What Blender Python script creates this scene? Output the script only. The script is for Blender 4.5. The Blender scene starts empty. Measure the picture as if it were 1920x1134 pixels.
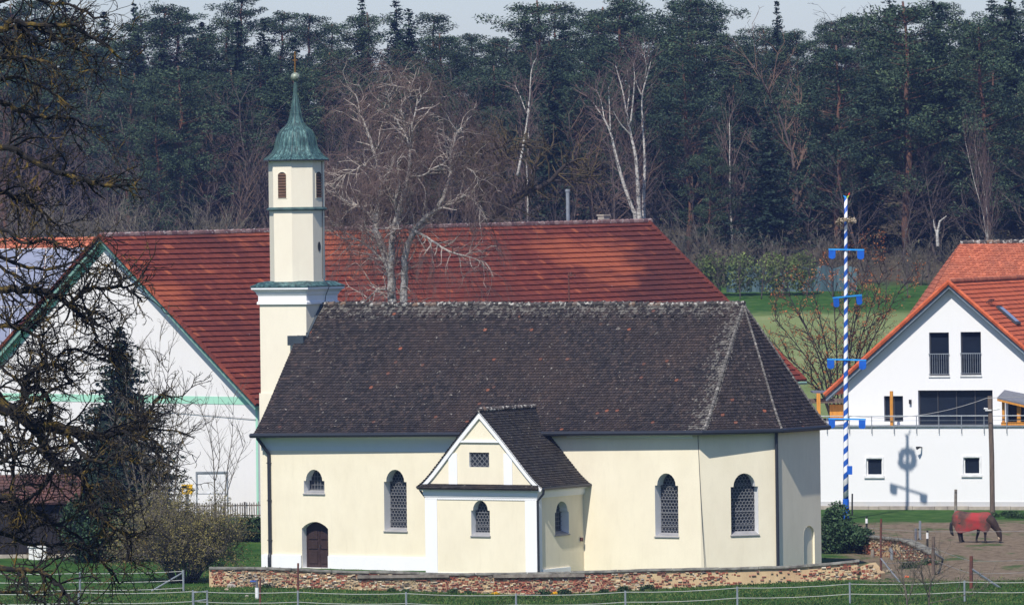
import bpy, bmesh, math, random
from mathutils import Vector, Matrix, geometry
PI = math.pi
R = math.radians
# ------------------------------------------------------------------ camera, world, sun
sc = bpy.context.scene
COL = sc.collection
FPX, ROLL, CX, CY, H = 11700.0, 0.0125, 960.0, 420.0, 16.337   # telephoto from a hill; the horizon lies at row 420 of 1134
cam_d = bpy.data.cameras.new('camera'); cam = bpy.data.objects.new('camera', cam_d); COL.objects.link(cam)
cam.location = (0, 0, H)
cam.rotation_euler = (Matrix.Rotation(PI/2, 4, 'X') @ Matrix.Rotation(-ROLL, 4, 'Z')).to_euler()
cam_d.sensor_width = 36; cam_d.lens = FPX/1920*36
cam_d.shift_y = -(567-CY)/1920
cam_d.clip_start = 1; cam_d.clip_end = 6000
sc.camera = cam
SUN_AZ, SUN_EL = R(-20), R(50)          # azimuth measured from the viewing direction's reverse, negative = to the left
sun_dir = Vector((math.sin(SUN_AZ)*math.cos(SUN_EL), -math.cos(SUN_AZ)*math.cos(SUN_EL), math.sin(SUN_EL)))
w = bpy.data.worlds.new('World'); sc.world = w; w.use_nodes = True
nt = w.node_tree
sky = nt.nodes.new('ShaderNodeTexSky'); sky.sky_type = 'NISHITA'; sky.sun_disc = False
sky.sun_elevation = SUN_EL
sky.sun_rotation = math.atan2(sun_dir.x, sun_dir.y)
sky.air_density = 1.2; sky.dust_density = 0.7; sky.altitude = 500
bg = nt.nodes['Background']; bg.inputs['Strength'].default_value = 0.10
tint = nt.nodes.new('ShaderNodeMix'); tint.data_type = 'RGBA'; tint.blend_type = 'MULTIPLY'; tint.inputs[0].default_value = 1
nt.links.new(sky.outputs[0], tint.inputs[6]); tint.inputs[7].default_value = (.66, .72, .98, 1); nt.links.new(tint.outputs[2], bg.inputs[0])
sd = bpy.data.lights.new('sun', 'SUN'); sd.energy = 4.2; sd.angle = R(0.5); sd.color = (1, .95, .87)
so = bpy.data.objects.new('sun', sd); COL.objects.link(so); so.rotation_euler = sun_dir.to_track_quat('Z', 'Y').to_euler()
sc.view_settings.view_transform = 'Standard'; sc.view_settings.look = 'None'
sc.view_settings.exposure = 0.38; sc.view_settings.gamma = 1
sc.cycles.max_bounces = 6; sc.cycles.volume_bounces = 0; sc.cycles.transparent_max_bounces = 4

def ray(x, y):
    dx, dy = x-CX, CY-y
    return Vector(((dx*math.cos(ROLL)+dy*math.sin(ROLL))/FPX, 1, (-dx*math.sin(ROLL)+dy*math.cos(ROLL))/FPX))
def P(x, y, D):                         # world point seen at photo pixel x, y at distance D
    return Vector((0, 0, H)) + ray(x, y)*D
# ------------------------------------------------------------------ helpers
class MB:
    def __init__(s): s.v = []; s.f = []; s.m = []
    def add(s, vs, fs, mi=0):
        n = len(s.v); s.v.extend([tuple(p) for p in vs]); s.f.extend([tuple(i+n for i in f) for f in fs]); s.m.extend([mi]*len(fs))
    def box(s, x0, x1, y0, y1, z0, z1, mi=0, M=None):
        vs = [Vector((x, y, z)) for z in (z0, z1) for y in (y0, y1) for x in (x0, x1)]
        if M: vs = [M @ p for p in vs]
        s.add(vs, [(0,2,3,1),(4,5,7,6),(0,1,5,4),(1,3,7,5),(3,2,6,7),(2,0,4,6)], mi)
    def tube(s, pts, rad, sides=6, cap=True, mi=0):
        pts = [Vector(p) for p in pts]; n = len(pts)
        if isinstance(rad, (int, float)): rad = [rad]*n
        vs = []; a = None
        for i, p in enumerate(pts):
            t = (pts[min(i+1, n-1)]-pts[max(i-1, 0)])
            if t.length < 1e-9: t = Vector((0,0,1))
            t.normalize()
            if a is None:
                a = t.orthogonal().normalized()
            else:
                a = (a - t*a.dot(t))
                a = a.normalized() if a.length > 1e-6 else t.orthogonal().normalized()
            b = t.cross(a)
            for k in range(sides):
                c = 2*PI*k/sides
                vs.append(p + (a*math.cos(c)+b*math.sin(c))*rad[i])
        fs = []
        for i in range(n-1):
            for k in range(sides):
                k2 = (k+1) % sides
                fs.append((i*sides+k, i*sides+k2, (i+1)*sides+k2, (i+1)*sides+k))
        if cap and sides > 2:
            fs.append(tuple(range(sides))[::-1]); fs.append(tuple((n-1)*sides+k for k in range(sides)))
        s.add(vs, fs, mi)
    def lathe(s, prof, c=(0,0,0), sides=16, rot=0, mi=0):   # prof: (radius, z)
        c = Vector(c); vs = []
        for r, z in prof:
            for k in range(sides):
                a = rot+2*PI*k/sides
                vs.append(c+Vector((r*math.cos(a), r*math.sin(a), z)))
        n = len(prof); fs = [(i*sides+k, i*sides+(k+1) % sides, (i+1)*sides+(k+1) % sides, (i+1)*sides+k) for i in range(n-1) for k in range(sides)]
        fs.append(tuple(range(sides))[::-1]); fs.append(tuple((n-1)*sides+k for k in range(sides)))
        s.add(vs, fs, mi)
    def prism(s, pts, d, mi=0):                 # a flat outline given depth d (vector)
        d = Vector(d); n = len(pts); a = [Vector(p) for p in pts]
        s.add(a+[p+d for p in a], [tuple(range(n)), tuple(range(2*n-1, n-1, -1))]+[(i, i+n, (i+1) % n+n, (i+1) % n) for i in range(n)], mi)
    def mesh(s, name, mats, smooth=False):
        me = bpy.data.meshes.new(name); me.from_pydata(s.v, [], s.f)
        for m in (mats if isinstance(mats, (list, tuple)) else [mats]): me.materials.append(m)
        if any(s.m): me.polygons.foreach_set('material_index', s.m)
        if smooth: me.polygons.foreach_set('use_smooth', [True]*len(s.f))
        me.update(); return me
    def build(s, name, mats, parent=None, smooth=False, label=None):
        o = bpy.data.objects.new(name, s.mesh(name, mats, smooth)); COL.objects.link(o)
        if parent: o.parent = parent
        if label: o['label'] = label
        return o
def tag(o, label, cat, group=None, kind=None):
    if label: o['label'] = label
    if cat: o['category'] = cat
    if group: o['group'] = group
    if kind: o['kind'] = kind
    return o
def thing(name, label, cat, loc=(0,0,0), rz=0, group=None):
    o = bpy.data.objects.new(name, None); COL.objects.link(o)
    o.location = loc; o.rotation_euler = (0, 0, rz); o.empty_display_size = .3
    return tag(o, label, cat, group)
def copy_tree(o, parent=None):
    c = o.copy(); COL.objects.link(c); c.parent = parent
    for ch in list(o.children): copy_tree(ch, c)
    return c
class Frame:                                # local frame: x = along, y = inwards, z = up
    def __init__(s, o, rz):
        s.o = Vector((o[0], o[1], 0)); s.rz = rz
        s.e = Vector((math.cos(rz), math.sin(rz), 0)); s.n = Vector((-math.sin(rz), math.cos(rz), 0))
    def loc(s, x, y, v=None, u=None):       # local point on the plane y=v (or x=u) seen at a photo pixel
        r = ray(x, y)
        if v is not None: t = (v+s.o.dot(s.n))/r.dot(s.n)
        else: t = (u+s.o.dot(s.e))/r.dot(s.e)
        p = r*t - s.o
        return Vector((p.dot(s.e), p.dot(s.n), H+r.z*t))
    def world(s, p): return s.o + s.e*p[0] + s.n*p[1] + Vector((0, 0, p[2]))
def lerp(a, b, t): return a+(b-a)*t
def interp(x, pts):
    if x <= pts[0][0]: return pts[0][1]
    for (x0, y0), (x1, y1) in zip(pts, pts[1:]):
        if x <= x1: return y0+(y1-y0)*(x-x0)/(x1-x0)
    return pts[-1][1]
# ------------------------------------------------------------------ materials
def nodes(name):
    m = bpy.data.materials.new(name); m.use_nodes = True
    n = m.node_tree.nodes; l = m.node_tree.links
    return m, n, l, n['Principled BSDF']
def rgba(c): return (c[0], c[1], c[2], 1)
def noise(n, l, scale, detail=4, co=None, rough=.6, sc3=None):
    t = n.new('ShaderNodeTexNoise'); t.inputs['Scale'].default_value = scale; t.inputs['Detail'].default_value = detail; t.inputs['Roughness'].default_value = rough
    if co is not None:
        if sc3:
            mp = n.new('ShaderNodeMapping'); mp.inputs['Scale'].default_value = sc3; l.new(co, mp.inputs[0]); co = mp.outputs[0]
        l.new(co, t.inputs['Vector'])
    return t.outputs['Fac']
def ramp(n, l, fac, stops, mode='LINEAR'):
    r = n.new('ShaderNodeValToRGB'); r.color_ramp.interpolation = mode
    e = r.color_ramp.elements
    while len(e) < len(stops): e.new(.5)
    for i, (p, c) in enumerate(stops):
        e[i].position = p; e[i].color = rgba(c) if hasattr(c, '__len__') else (c, c, c, 1)
    l.new(fac, r.inputs[0]); return r.outputs[0]
def mix(n, l, fac, a, b, mode='MIX'):
    x = n.new('ShaderNodeMix'); x.data_type = 'RGBA'; x.blend_type = mode
    for s, v in ((x.inputs[0], fac), (x.inputs[6], a), (x.inputs[7], b)):
        if hasattr(v, 'is_linked'): l.new(v, s)
        elif hasattr(v, '__len__'): s.default_value = rgba(v)
        else: s.default_value = v
    return x.outputs[2]
def bump(n, l, b, h, strength=.3, dist=.02):
    x = n.new('ShaderNodeBump'); x.inputs['Strength'].default_value = strength; x.inputs['Distance'].default_value = dist
    l.new(h, x.inputs['Height']); l.new(x.outputs[0], b.inputs['Normal'])
def objco(n): return n.new('ShaderNodeTexCoord').outputs['Object']
def geopos(n): return n.new('ShaderNodeNewGeometry').outputs['Position']
def island(n): return n.new('ShaderNodeNewGeometry').outputs['Random Per Island']
def mat(name, c, rough=.8, var=.12, scale=3, c2=None, bumps=0, metal=0, spec=.3, sc3=None):
    m, n, l, b = nodes(name)
    f = noise(n, l, scale, 5, objco(n), sc3=sc3)
    c2 = c2 or tuple(x*(1-var*2) for x in c)
    col = ramp(n, l, f, [(.35, c), (.68, c2)])
    l.new(col, b.inputs['Base Color']); b.inputs['Roughness'].default_value = rough; b.inputs['Metallic'].default_value = metal
    b.inputs['Specular IOR Level'].default_value = spec
    if bumps: bump(n, l, b, noise(n, l, scale*6, 4, objco(n)), bumps)
    return m
def mat_island(name, stops, rough=.85, spots=None, spot_c=(.5,.5,.46), stain=None, stain_scale=.5, stain_amt=.6, sc3=None, bumps=0, spec=.3, mode='LINEAR'):
    m, n, l, b = nodes(name)
    col = ramp(n, l, island(n), stops, mode)
    co = objco(n)
    if stain:
        f = ramp(n, l, noise(n, l, stain_scale, 6, co, .65, sc3), [(.42, 0), (.68, stain_amt)])
        col = mix(n, l, f, col, stain)
    if spots:
        f = ramp(n, l, noise(n, l, 5.5, 3, co, .5), [(spots, 0), (spots+.035, 1)])
        col = mix(n, l, f, col, spot_c)
    f2 = ramp(n, l, noise(n, l, 12, 3, co), [(.3, .8), (.7, 1.15)])
    col = mix(n, l, 1.0, col, f2, 'MULTIPLY')
    l.new(col, b.inputs['Base Color']); b.inputs['Roughness'].default_value = rough; b.inputs['Specular IOR Level'].default_value = spec
    if bumps: bump(n, l, b, noise(n, l, 30, 3, co), bumps)
    return m
def plaster(name, c, dirt=(.55, .47, .33), amt=.25, low=None):
    m, n, l, b = nodes(name); co = objco(n)
    f = ramp(n, l, noise(n, l, .7, 7, co, .65, (1, 1, .55)), [(.38, 0), (.75, amt)])
    col = mix(n, l, f, c, dirt)
    f2 = ramp(n, l, noise(n, l, 3.2, 3, co, .55, (1, 1, .35)), [(.5, 0), (.85, amt*.8)])
    col = mix(n, l, f2, col, tuple(x*.72 for x in c))
    f3 = ramp(n, l, noise(n, l, 3, 6, co, .8, (1.6, 1.6, .12)), [(.55, 0), (.8, amt*.7)])
    col = mix(n, l, f3, col, tuple(x*.8 for x in dirt))
    l.new(col, b.inputs['Base Color']); b.inputs['Roughness'].default_value = .92; b.inputs['Specular IOR Level'].default_value = .15
    bump(n, l, b, noise(n, l, 2.5, 2, co, .5), .15, .02)
    return m
M = {}
M['cream'] = plaster('cream_plaster', (.79, .72, .55), amt=.27)
M['cream2'] = plaster('cream_tower_plaster', (.78, .72, .58), dirt=(.62, .50, .40), amt=.22)
M['white'] = plaster('white_plaster', (.80, .80, .80), dirt=(.6, .6, .58), amt=.14)
M['housewhite'] = plaster('house_white_plaster', (.74, .735, .73), dirt=(.72, .70, .66), amt=.1)
M['barnwhite'] = plaster('barn_white_plaster', (.76, .735, .72), dirt=(.66, .62, .58), amt=.2)
M['mint'] = plaster('mint_paint', (.36, .66, .50), dirt=(.3, .5, .4), amt=.2)
M['mintdark'] = mat('green_eave_paint', (.20, .36, .30), .7)
M['cove'] = plaster('shade_grey_plaster', (.60, .64, .66), dirt=(.5, .52, .52), amt=.15)  # white cornice plaster; the shade under the eave is put into this grey
M['churchtile'] = mat_island('brown_grey_roof_tile', [(0, (.014, .0125, .0135)), (.35, (.023, .0205, .0215)), (.6, (.031, .0265, .027)), (.88, (.043, .034, .032)), (.993, (.056, .041, .036)), (1, (.24, .08, .045))],
    rough=.8, spots=.685, spot_c=(.22, .20, .175), stain=(.055, .037, .030), stain_scale=.30, stain_amt=.5, sc3=(1, 1, .8), spec=.25)
M['ridgetile'] = mat_island('pale_ridge_tile', [(0, (.04, .036, .035)), (.6, (.07, .06, .055)), (.9, (.13, .11, .10)), (1, (.2, .12, .07))], spots=.56, spot_c=(.42, .40, .36))
M['annextile'] = mat_island('black_roof_tile', [(0, (.014, .014, .016)), (.5, (.026, .025, .026)), (1, (.045, .042, .04))], spots=.70, spot_c=(.26, .25, .22), stain=(.07, .05, .03), stain_scale=.5, stain_amt=.4)
M['barntile'] = mat_island('red_clay_tile', [(0, (.135, .026, .015)), (.5, (.165, .034, .018)), (.93, (.20, .042, .022)), (1, (.33, .085, .035))], spots=.735, spot_c=(.42, .36, .32),
    stain=(.065, .018, .014), stain_scale=.085, stain_amt=.85, spec=.3)
m = M['barntile']; n = m.node_tree.nodes; l = m.node_tree.links; b = n['Principled BSDF']; old = b.inputs['Base Color'].links[0].from_socket    # groups of newer, brighter tiles
l.new(mix(n, l, ramp(n, l, noise(n, l, .22, 4, objco(n), .6, (.45, 1, 1)), [(.54, 0), (.64, .75)]), old, (.33, .085, .035)), b.inputs['Base Color'])
M['orangetile'] = mat_island('orange_clay_tile', [(0, (.42, .085, .03)), (.5, (.50, .11, .042)), (1, (.58, .14, .055))], stain=(.30, .06, .03), stain_scale=.6, stain_amt=.4)
M['orangetile_old'] = mat_island('faded_orange_tile', [(0, (.34, .09, .045)), (.5, (.44, .13, .065)), (1, (.55, .17, .09))], spots=.7, spot_c=(.35, .27, .22), stain=(.22, .09, .06), stain_scale=.7, stain_amt=.5)
M['shedtile'] = mat_island('brown_shed_tile', [(0, (.07, .035, .03)), (1, (.15, .07, .055))], stain=(.06, .045, .04))
M['black'] = mat('black_gutter_metal', (.018, .022, .03), .45, spec=.5)
M['door'] = mat('dark_brown_wood', (.045, .026, .022), .6, c2=(.025, .015, .013), scale=4, sc3=(6, 6, .6), bumps=.2)
M['louver'] = mat('brown_louvre_wood', (.12, .065, .04), .7)
M['sill'] = mat('grey_stone_sill', (.30, .30, .31), .8)
M['lead'] = mat('lead_lattice', (.20, .205, .215), .6)
M['iron'] = mat('dark_iron', (.05, .05, .055), .6)
m, n, l, b = nodes('dark_glass')
l.new(ramp(n, l, noise(n, l, 3, 3, objco(n)), [(.3, (.010, .013, .020)), (.7, (.045, .055, .075))]), b.inputs['Base Color']); b.inputs['Roughness'].default_value = .18; M['glass'] = m
m, n, l, b = nodes('dark_house_glass')
l.new(ramp(n, l, noise(n, l, .6, 2, objco(n)), [(.3, (.008, .012, .020)), (.7, (.016, .022, .035))]), b.inputs['Base Color']); b.inputs['Roughness'].default_value = .08; M['hglass'] = m
# copper with green patina running in streaks
m, n, l, b = nodes('copper_patina'); co = objco(n)
c1 = ramp(n, l, noise(n, l, 2.2, 6, co, .75, (3.2, 3.2, .45)), [(.36, (.008, .020, .022)), (.48, (.028, .075, .078)), (.60, (.10, .20, .19)), (.74, (.26, .38, .34))])
l.new(c1, b.inputs['Base Color']); b.inputs['Roughness'].default_value = .55; b.inputs['Metallic'].default_value = .15; M['copper'] = m
M['copperdark'] = mat('dark_copper', (.03, .055, .06), .5, c2=(.07, .13, .12), scale=3)
M['flash'] = mat('lead_flashing', (.045, .06, .075), .6)
M['gold'] = mat('weathered_gold', (.32, .16, .04), .45, metal=.7)
M['ball'] = mat('patinated_ball', (.40, .42, .33), .45, c2=(.10, .15, .12), scale=6, metal=.3)
M['galv'] = mat('galvanised_steel', (.30, .33, .36), .5, metal=.4)
M['rust'] = mat('rusty_steel', (.16, .05, .03), .85, c2=(.06, .04, .04), scale=5)
M['wire'] = mat('pale_fence_rope', (.55, .55, .52), .7)
M['thinwire'] = mat('grey_wire', (.30, .30, .30), .6)
M['wood'] = mat('weathered_wood', (.16, .12, .09), .85, c2=(.08, .06, .05), scale=4, sc3=(4, 4, .4))
M['greywood'] = mat('grey_old_wood', (.26, .23, .19), .9, c2=(.12, .10, .085), scale=4)
M['yellowwood'] = mat('yellow_timber', (.62, .27, .035), .6, c2=(.42, .17, .03), scale=3, sc3=(5, 5, .5))
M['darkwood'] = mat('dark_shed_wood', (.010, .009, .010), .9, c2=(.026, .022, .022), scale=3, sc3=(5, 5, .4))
M['slate'] = mat('grey_slate_sheet', (.14, .15, .18), .6)
M['plastic'] = mat('white_plastic', (.78, .78, .76), .4)
M['blackplastic'] = mat('black_plastic', (.02, .02, .022), .5)
M['blue'] = mat('bavarian_blue_paint', (.012, .11, .52), .5)
M['skyblue'] = mat('light_blue_paint', (.03, .32, .80), .5)
M['yellow'] = mat('post_yellow', (.85, .50, .02), .5)
M['coping'] = mat('mossy_concrete', (.24, .235, .20), .95, c2=(.06, .055, .045), scale=2.2, bumps=.6)
M['stone'] = mat('foundation_stone', (.42, .37, .30), .9, c2=(.25, .22, .19), scale=2)
M['soffit'] = mat('grey_blue_soffit', (.20, .25, .30), .8)
M['pvc'] = mat('white_frame', (.8, .8, .8), .4)
M['barkpine'] = mat('orange_pine_bark', (.16, .075, .045), .9, c2=(.07, .045, .035), scale=2)
M['barkdark'] = mat('dark_bark', (.045, .036, .032), .95, c2=(.025, .02, .018), scale=3)
M['barkbrown'] = mat('brown_twig_bark', (.095, .072, .066), .95, c2=(.05, .04, .038), scale=2)
M['barkrusset'] = mat('russet_twig_bark', (.135, .085, .06), .95, c2=(.08, .055, .045), scale=2)
M['barkgrey'] = mat('grey_olive_bark', (.15, .13, .10), .95, c2=(.07, .062, .05), scale=2)
m, n, l, b = nodes('birch_bark'); co = objco(n)
l.new(ramp(n, l, noise(n, l, 3, 4, co, .7, (1, 1, 3)), [(.42, (.50, .47, .43)), (.56, (.30, .27, .24)), (.66, (.05, .045, .04))]), b.inputs['Base Color']); b.inputs['Roughness'].default_value = .9; M['birch'] = m
M['birchtwig'] = mat('pale_birch_twig', (.50, .45, .40), .95, c2=(.24, .19, .16), scale=2)
M['birchfine'] = mat('reddish_birch_twig', (.14, .095, .085), .95, c2=(.09, .065, .06), scale=1)
# gnarled bark: near black with golden lichen on it
m, n, l, b = nodes('lichen_bark'); co = geopos(n)
f = ramp(n, l, noise(n, l, 3.0, 6, co, .7), [(.52, 0), (.64, 1)])
l.new(mix(n, l, f, (.007, .006, .006), (.13, .085, .010)), b.inputs['Base Color']); b.inputs['Roughness'].default_value = .95; M['lichen'] = m
def leafmat(name, a, bb, cc):
    m, n, l, b = nodes(name)
    col = ramp(n, l, island(n), [(0, a), (.5, bb), (1, cc)])
    f = ramp(n, l, noise(n, l, .35, 4, geopos(n)), [(.35, .62), (.65, 1.25)])
    col = mix(n, l, 1.0, col, f, 'MULTIPLY')
    oi = n.new('ShaderNodeObjectInfo').outputs['Random']
    col = mix(n, l, 1.0, col, ramp(n, l, oi, [(0, (.75, .8, .85)), (1, (1.2, 1.15, 1.0))]), 'MULTIPLY')
    l.new(col, b.inputs['Base Color']); b.inputs['Roughness'].default_value = .75; b.inputs['Specular IOR Level'].default_value = .15
    return m
M['pineleaf'] = leafmat('pine_needles', (.013, .027, .020), (.034, .062, .038), (.082, .118, .064))
M['spruceleaf'] = leafmat('spruce_needles', (.010, .021, .017), (.019, .036, .025), (.038, .060, .036))
M['ivy'] = leafmat('ivy_leaves', (.012, .032, .014), (.03, .065, .025), (.08, .13, .06))
M['budleaf'] = leafmat('spring_bud_leaves', (.10, .09, .035), (.17, .15, .05), (.26, .22, .08))
M['greenbud'] = leafmat('fresh_green_leaves', (.06, .09, .03), (.11, .15, .05), (.17, .21, .07))
M['orangebud'] = leafmat('orange_buds', (.20, .07, .03), (.34, .12, .05), (.42, .2, .08))
M['grassblade'] = leafmat('grass_blades', (.020, .055, .012), (.045, .098, .022), (.13, .145, .05))
# ------------------------------------------------------------------ terrain
def front_base(X): return interp(X, [(-60, .2), (-13, 0), (-11, -.06), (1, -.56), (10, -.2), (15.5, .0), (17, 0), (60, 0)])
WALLY = 284.0
def bank(X, Y):      # low bank with the hedge and paling fence, left of the church
    if Y < 312 or Y > 360: return 0
    a = interp(Y, [(319, 0), (328, .9), (360, 0.2)])
    return a*interp(X, [(-40, .3), (-19, 1), (-12, 1), (-6, 0)])
def ground_z(X, Y):
    back = interp(Y, [(284, 0), (368, 0), (388, 2.4), (520, 10.4), (545, 12.5), (600, 20), (650, 25), (700, 27), (1500, 29), (3000, 30)])
    back += bank(X, Y)
    if Y > 600: back += 1.5*math.sin(X*.013+1)*min(1, (Y-600)/100)
    front = interp(Y, [(-300, 14.7), (0, 14.7), (60, 10), (120, 6.3), (200, .8), (250, -.35), (284, 0)])
    if Y < 250: fz = front
    else: fz = lerp(-.35, front_base(X), min(1, (Y-250)/30))
    if Y < 250: fz = front
    t = min(1, max(0, (Y-WALLY+.0)/.25)) if X < 16.6 and X > -14 else min(1, max(0, (Y-WALLY+1.2)/3))
    return fz*(1-t)+back*t
def frange(a, b, s):
    o = []
    while a < b: o.append(a); a += s
    return o
xs = frange(-1500, -140, 80)+frange(-140, -44, 8)+frange(-44, 44, 1.0)+frange(44, 140, 8)+frange(140, 1581, 80)
ys = frange(-300, 100, 20)+frange(100, 268, 4)+frange(268, 283.8, .6)+[283.85, 284.0, 284.08, 284.16, 284.25, 284.6]+frange(285, 345, 1.0)+frange(345, 700, 5)+frange(700, 3001, 100)
g = MB()
vs = []
rg = random.Random(3)
for y in ys:
    for x in xs:
        j = .05*(rg.random()-.5) if 260 < y < 345 else .0
        vs.append((x, y, ground_z(x, y)+j))
nx = len(xs)
g.add(vs, [(j*nx+i, j*nx+i+1, (j+1)*nx+i+1, (j+1)*nx+i) for j in range(len(ys)-1) for i in range(nx-1)])
m, n, l, b = nodes('meadow_ground'); pos = geopos(n)
sep = n.new('ShaderNodeSeparateXYZ'); l.new(pos, sep.inputs[0])
def mth(op, a, b_=None, c=None):
    x = n.new('ShaderNodeMath'); x.operation = op
    for i, v in enumerate((a, b_, c)):
        if v is None: continue
        if hasattr(v, 'is_linked'): l.new(v, x.inputs[i])
        else: x.inputs[i].default_value = v
    return x.outputs[0]
def sstep(v, a, b_):
    x = n.new('ShaderNodeMapRange'); x.interpolation_type = 'SMOOTHSTEP'; l.new(v, x.inputs[0]); x.inputs[1].default_value = a; x.inputs[2].default_value = b_
    return x.outputs[0]
gr = ramp(n, l, noise(n, l, .8, 8, pos, .7), [(.3, (.016, .052, .010)), (.48, (.034, .092, .016)), (.62, (.068, .125, .030)), (.74, (.15, .13, .06))])
mud = ramp(n, l, noise(n, l, 1.6, 10, pos, .85, (1, .6, 1)), [(.34, (.045, .032, .024)), (.40, (.11, .08, .055)), (.5, (.20, .155, .105)), (.62, (.26, .20, .14)), (.72, (.12, .14, .05))])
far = ramp(n, l, noise(n, l, .10, 6, pos, .7, (1, .6, 1)), [(.3, (.14, .19, .065)), (.55, (.21, .25, .10)), (.7, (.28, .28, .15))])
wob = mth('MULTIPLY', mth('SUBTRACT', noise(n, l, .5, 5, pos), .5), 9)
xw = mth('ADD', sep.outputs[0], wob); yw = mth('ADD', sep.outputs[1], mth('MULTIPLY', wob, 1.0))
pm = mth('MULTIPLY', mth('MULTIPLY', sstep(xw, 14.5, 17.5), sstep(yw, 278, 284)), mth('SUBTRACT', 1.0, sstep(yw, 334, 338)))
patch = sstep(noise(n, l, .45, 5, pos, .65, (1, .45, 1)), .54, .64)
pm2 = mth('MULTIPLY', pm, mth('SUBTRACT', 1.0, mth('MULTIPLY', patch, .75)))
col = mix(n, l, pm2, gr, mud)
hay = sstep(sep.outputs[1], 372, 380); hay2 = mth('MULTIPLY', hay, mth('SUBTRACT', 1.0, sstep(yw, 492, 500)))
col = mix(n, l, hay2, col, far)
litter = mix(n, l, noise(n, l, .5, 6, pos), (.05, .04, .03), (.12, .10, .065))
col = mix(n, l, sstep(yw, 522, 530), col, litter)
l.new(col, b.inputs['Base Color']); b.inputs['Roughness'].default_value = .97; b.inputs['Specular IOR Level'].default_value = .08
bump(n, l, b, noise(n, l, 5, 8, pos, .8), .8, .15)
tag(g.build('ground', m, smooth=True), None, None, kind='structure')
# ------------------------------------------------------------------ church
TH = R(-31)
cf = Frame(P(495, 1063, 300), TH)
church = thing('village_church', 'cream church with brown tiled roof, projecting side chapel and slim copper topped tower', 'church', (cf.o.x, cf.o.y, 0), TH)
def gflare(t, k=.35): return t - k*t*(1-t)**4
def tile_face(mb, E0, E1, R0, R1, course, tw, thick=.042, g=gflare, seed=0, round_=True, jit=1.0, deck=True, sag=0):
    rng = random.Random(seed)
    E0, E1, R0, R1 = map(Vector, (E0, E1, R0, R1))
    def S(s, t):
        a = E0.lerp(E1, s); c = R0.lerp(R1, s); p = a.lerp(c, t); p.z = a.z+(c.z-a.z)*g(t)
        p.z -= sag*math.sin(PI*t)*math.sin(PI*s)
        return p
    Ls = ((R0+R1)/2-(E0+E1)/2).length; rows = max(2, int(round(Ls/course)))
    nrm = (E1-E0).cross((R0+R1)/2-(E0+E1)/2).normalized()
    if nrm.z < 0: nrm = -nrm
    if deck:
        N = 12
        vv = []
        for i in range(N+1):
            for k in (0, 1): vv.append(S(k, i/N)-nrm*.05)
        mb.add(vv, [(2*i, 2*i+1, 2*i+3, 2*i+2) for i in range(N)])
    for i in range(rows):
        t0 = i/rows; t1 = min(1, (i+1.25)/rows)
        a = S(0, t0); c = S(1, t0); L = (c-a).length
        nt_ = max(1, int(round(L/tw))); off = .5 if i % 2 else 0
        for k in range(-1 if off else 0, nt_):
            s0 = (k+off)/nt_; s1 = (k+1+off)/nt_
            s0c, s1c = max(0, s0), min(1, s1)
            if s1c-s0c < .02/nt_: continue
            gap = .04/nt_
            s0c += gap*.5; s1c -= gap*.5
            lift = nrm*(thick*(1+.35*jit*(rng.random()-.5)))
            dt = (rng.random()-.5)*.10*jit/rows
            low = []
            fr = ((0, .26), (.2, .05), (.5, 0), (.8, .05), (1, .26)) if round_ else ((0, 0), (1, 0))
            for fx, dy in fr:
                low.append(S(lerp(s0c, s1c, fx), max(0, t0+dy/rows*.9+dt))+lift)
            up = [S(s1c, t1), S(s0c, t1)]
            nb = len(low)
            vv = low+up+[q-lift*1.6 for q in low]
            fs = [tuple(range(nb+2))]+[(j+nb+2, j+nb+3, j+1, j) for j in range(nb-1)]
            mb.add(vv, fs)
    return S
# --- walls with openings
def arch_outline(uc, z0, zs, ztop, hw, haw=None, n_=10):        # rectangular lower part, narrower round head
    haw = haw or hw
    pts = [(uc-hw, z0), (uc+hw, z0), (uc+hw, zs)]
    if haw < hw: pts.append((uc+haw, zs))
    for i in range(1, n_):
        a = PI*i/n_; pts.append((uc+haw*math.cos(a), zs+(ztop-zs)*math.sin(a)))
    if haw < hw: pts.append((uc-haw, zs))
    pts.append((uc-hw, zs))
    if haw == hw:
        pts = [(uc-hw, z0), (uc+hw, z0), (uc+hw, zs)]+[(uc+hw*math.cos(PI*i/n_), zs+(ztop-zs)*math.sin(PI*i/n_)) for i in range(1, n_)]+[(uc-hw, zs)]
    return pts
class Plane:                        # wall plane in a local frame: origin, horizontal direction, inward normal
    def __init__(s, o, d, inn): s.o = Vector(o); s.d = Vector(d).normalized(); s.inn = Vector(inn).normalized()
    def p(s, u, z, dep=0): return s.o+s.d*u+s.inn*dep+Vector((0, 0, z))
def wall_sheet(mb, pl, outer, holes, mi=0):
    loops = [[Vector((a, b_, 0)) for a, b_ in outer]]+[[Vector((a, b_, 0)) for a, b_ in h] for h in holes]
    tris = geometry.tessellate_polygon(loops)
    flat = [q for lp in loops for q in lp]
    mb.add([pl.p(q.x, q.y) for q in flat], [tuple(t) for t in tris], mi)
def reveal(mb, pl, out, dep, shrink=0, mi=0):
    uc = sum(a for a, _ in out)/len(out); n_ = len(out)
    inner = [(uc+(a-uc)*(1-shrink), z) for a, z in out]
    mb.add([pl.p(a, z, -.004) for a, z in out]+[pl.p(a, z, dep) for a, z in inner], [(i, (i+1) % n_, (i+1) % n_+n_, i+n_) for i in range(n_)], mi)
    return inner
def inside(pt, poly):
    x, y = pt; c = False; n_ = len(poly)
    for i in range(n_):
        x0, y0 = poly[i]; x1, y1 = poly[(i+1) % n_]
        if (y0 > y) != (y1 > y) and x < (x1-x0)*(y-y0)/(y1-y0)+x0: c = not c
    return c
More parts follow.
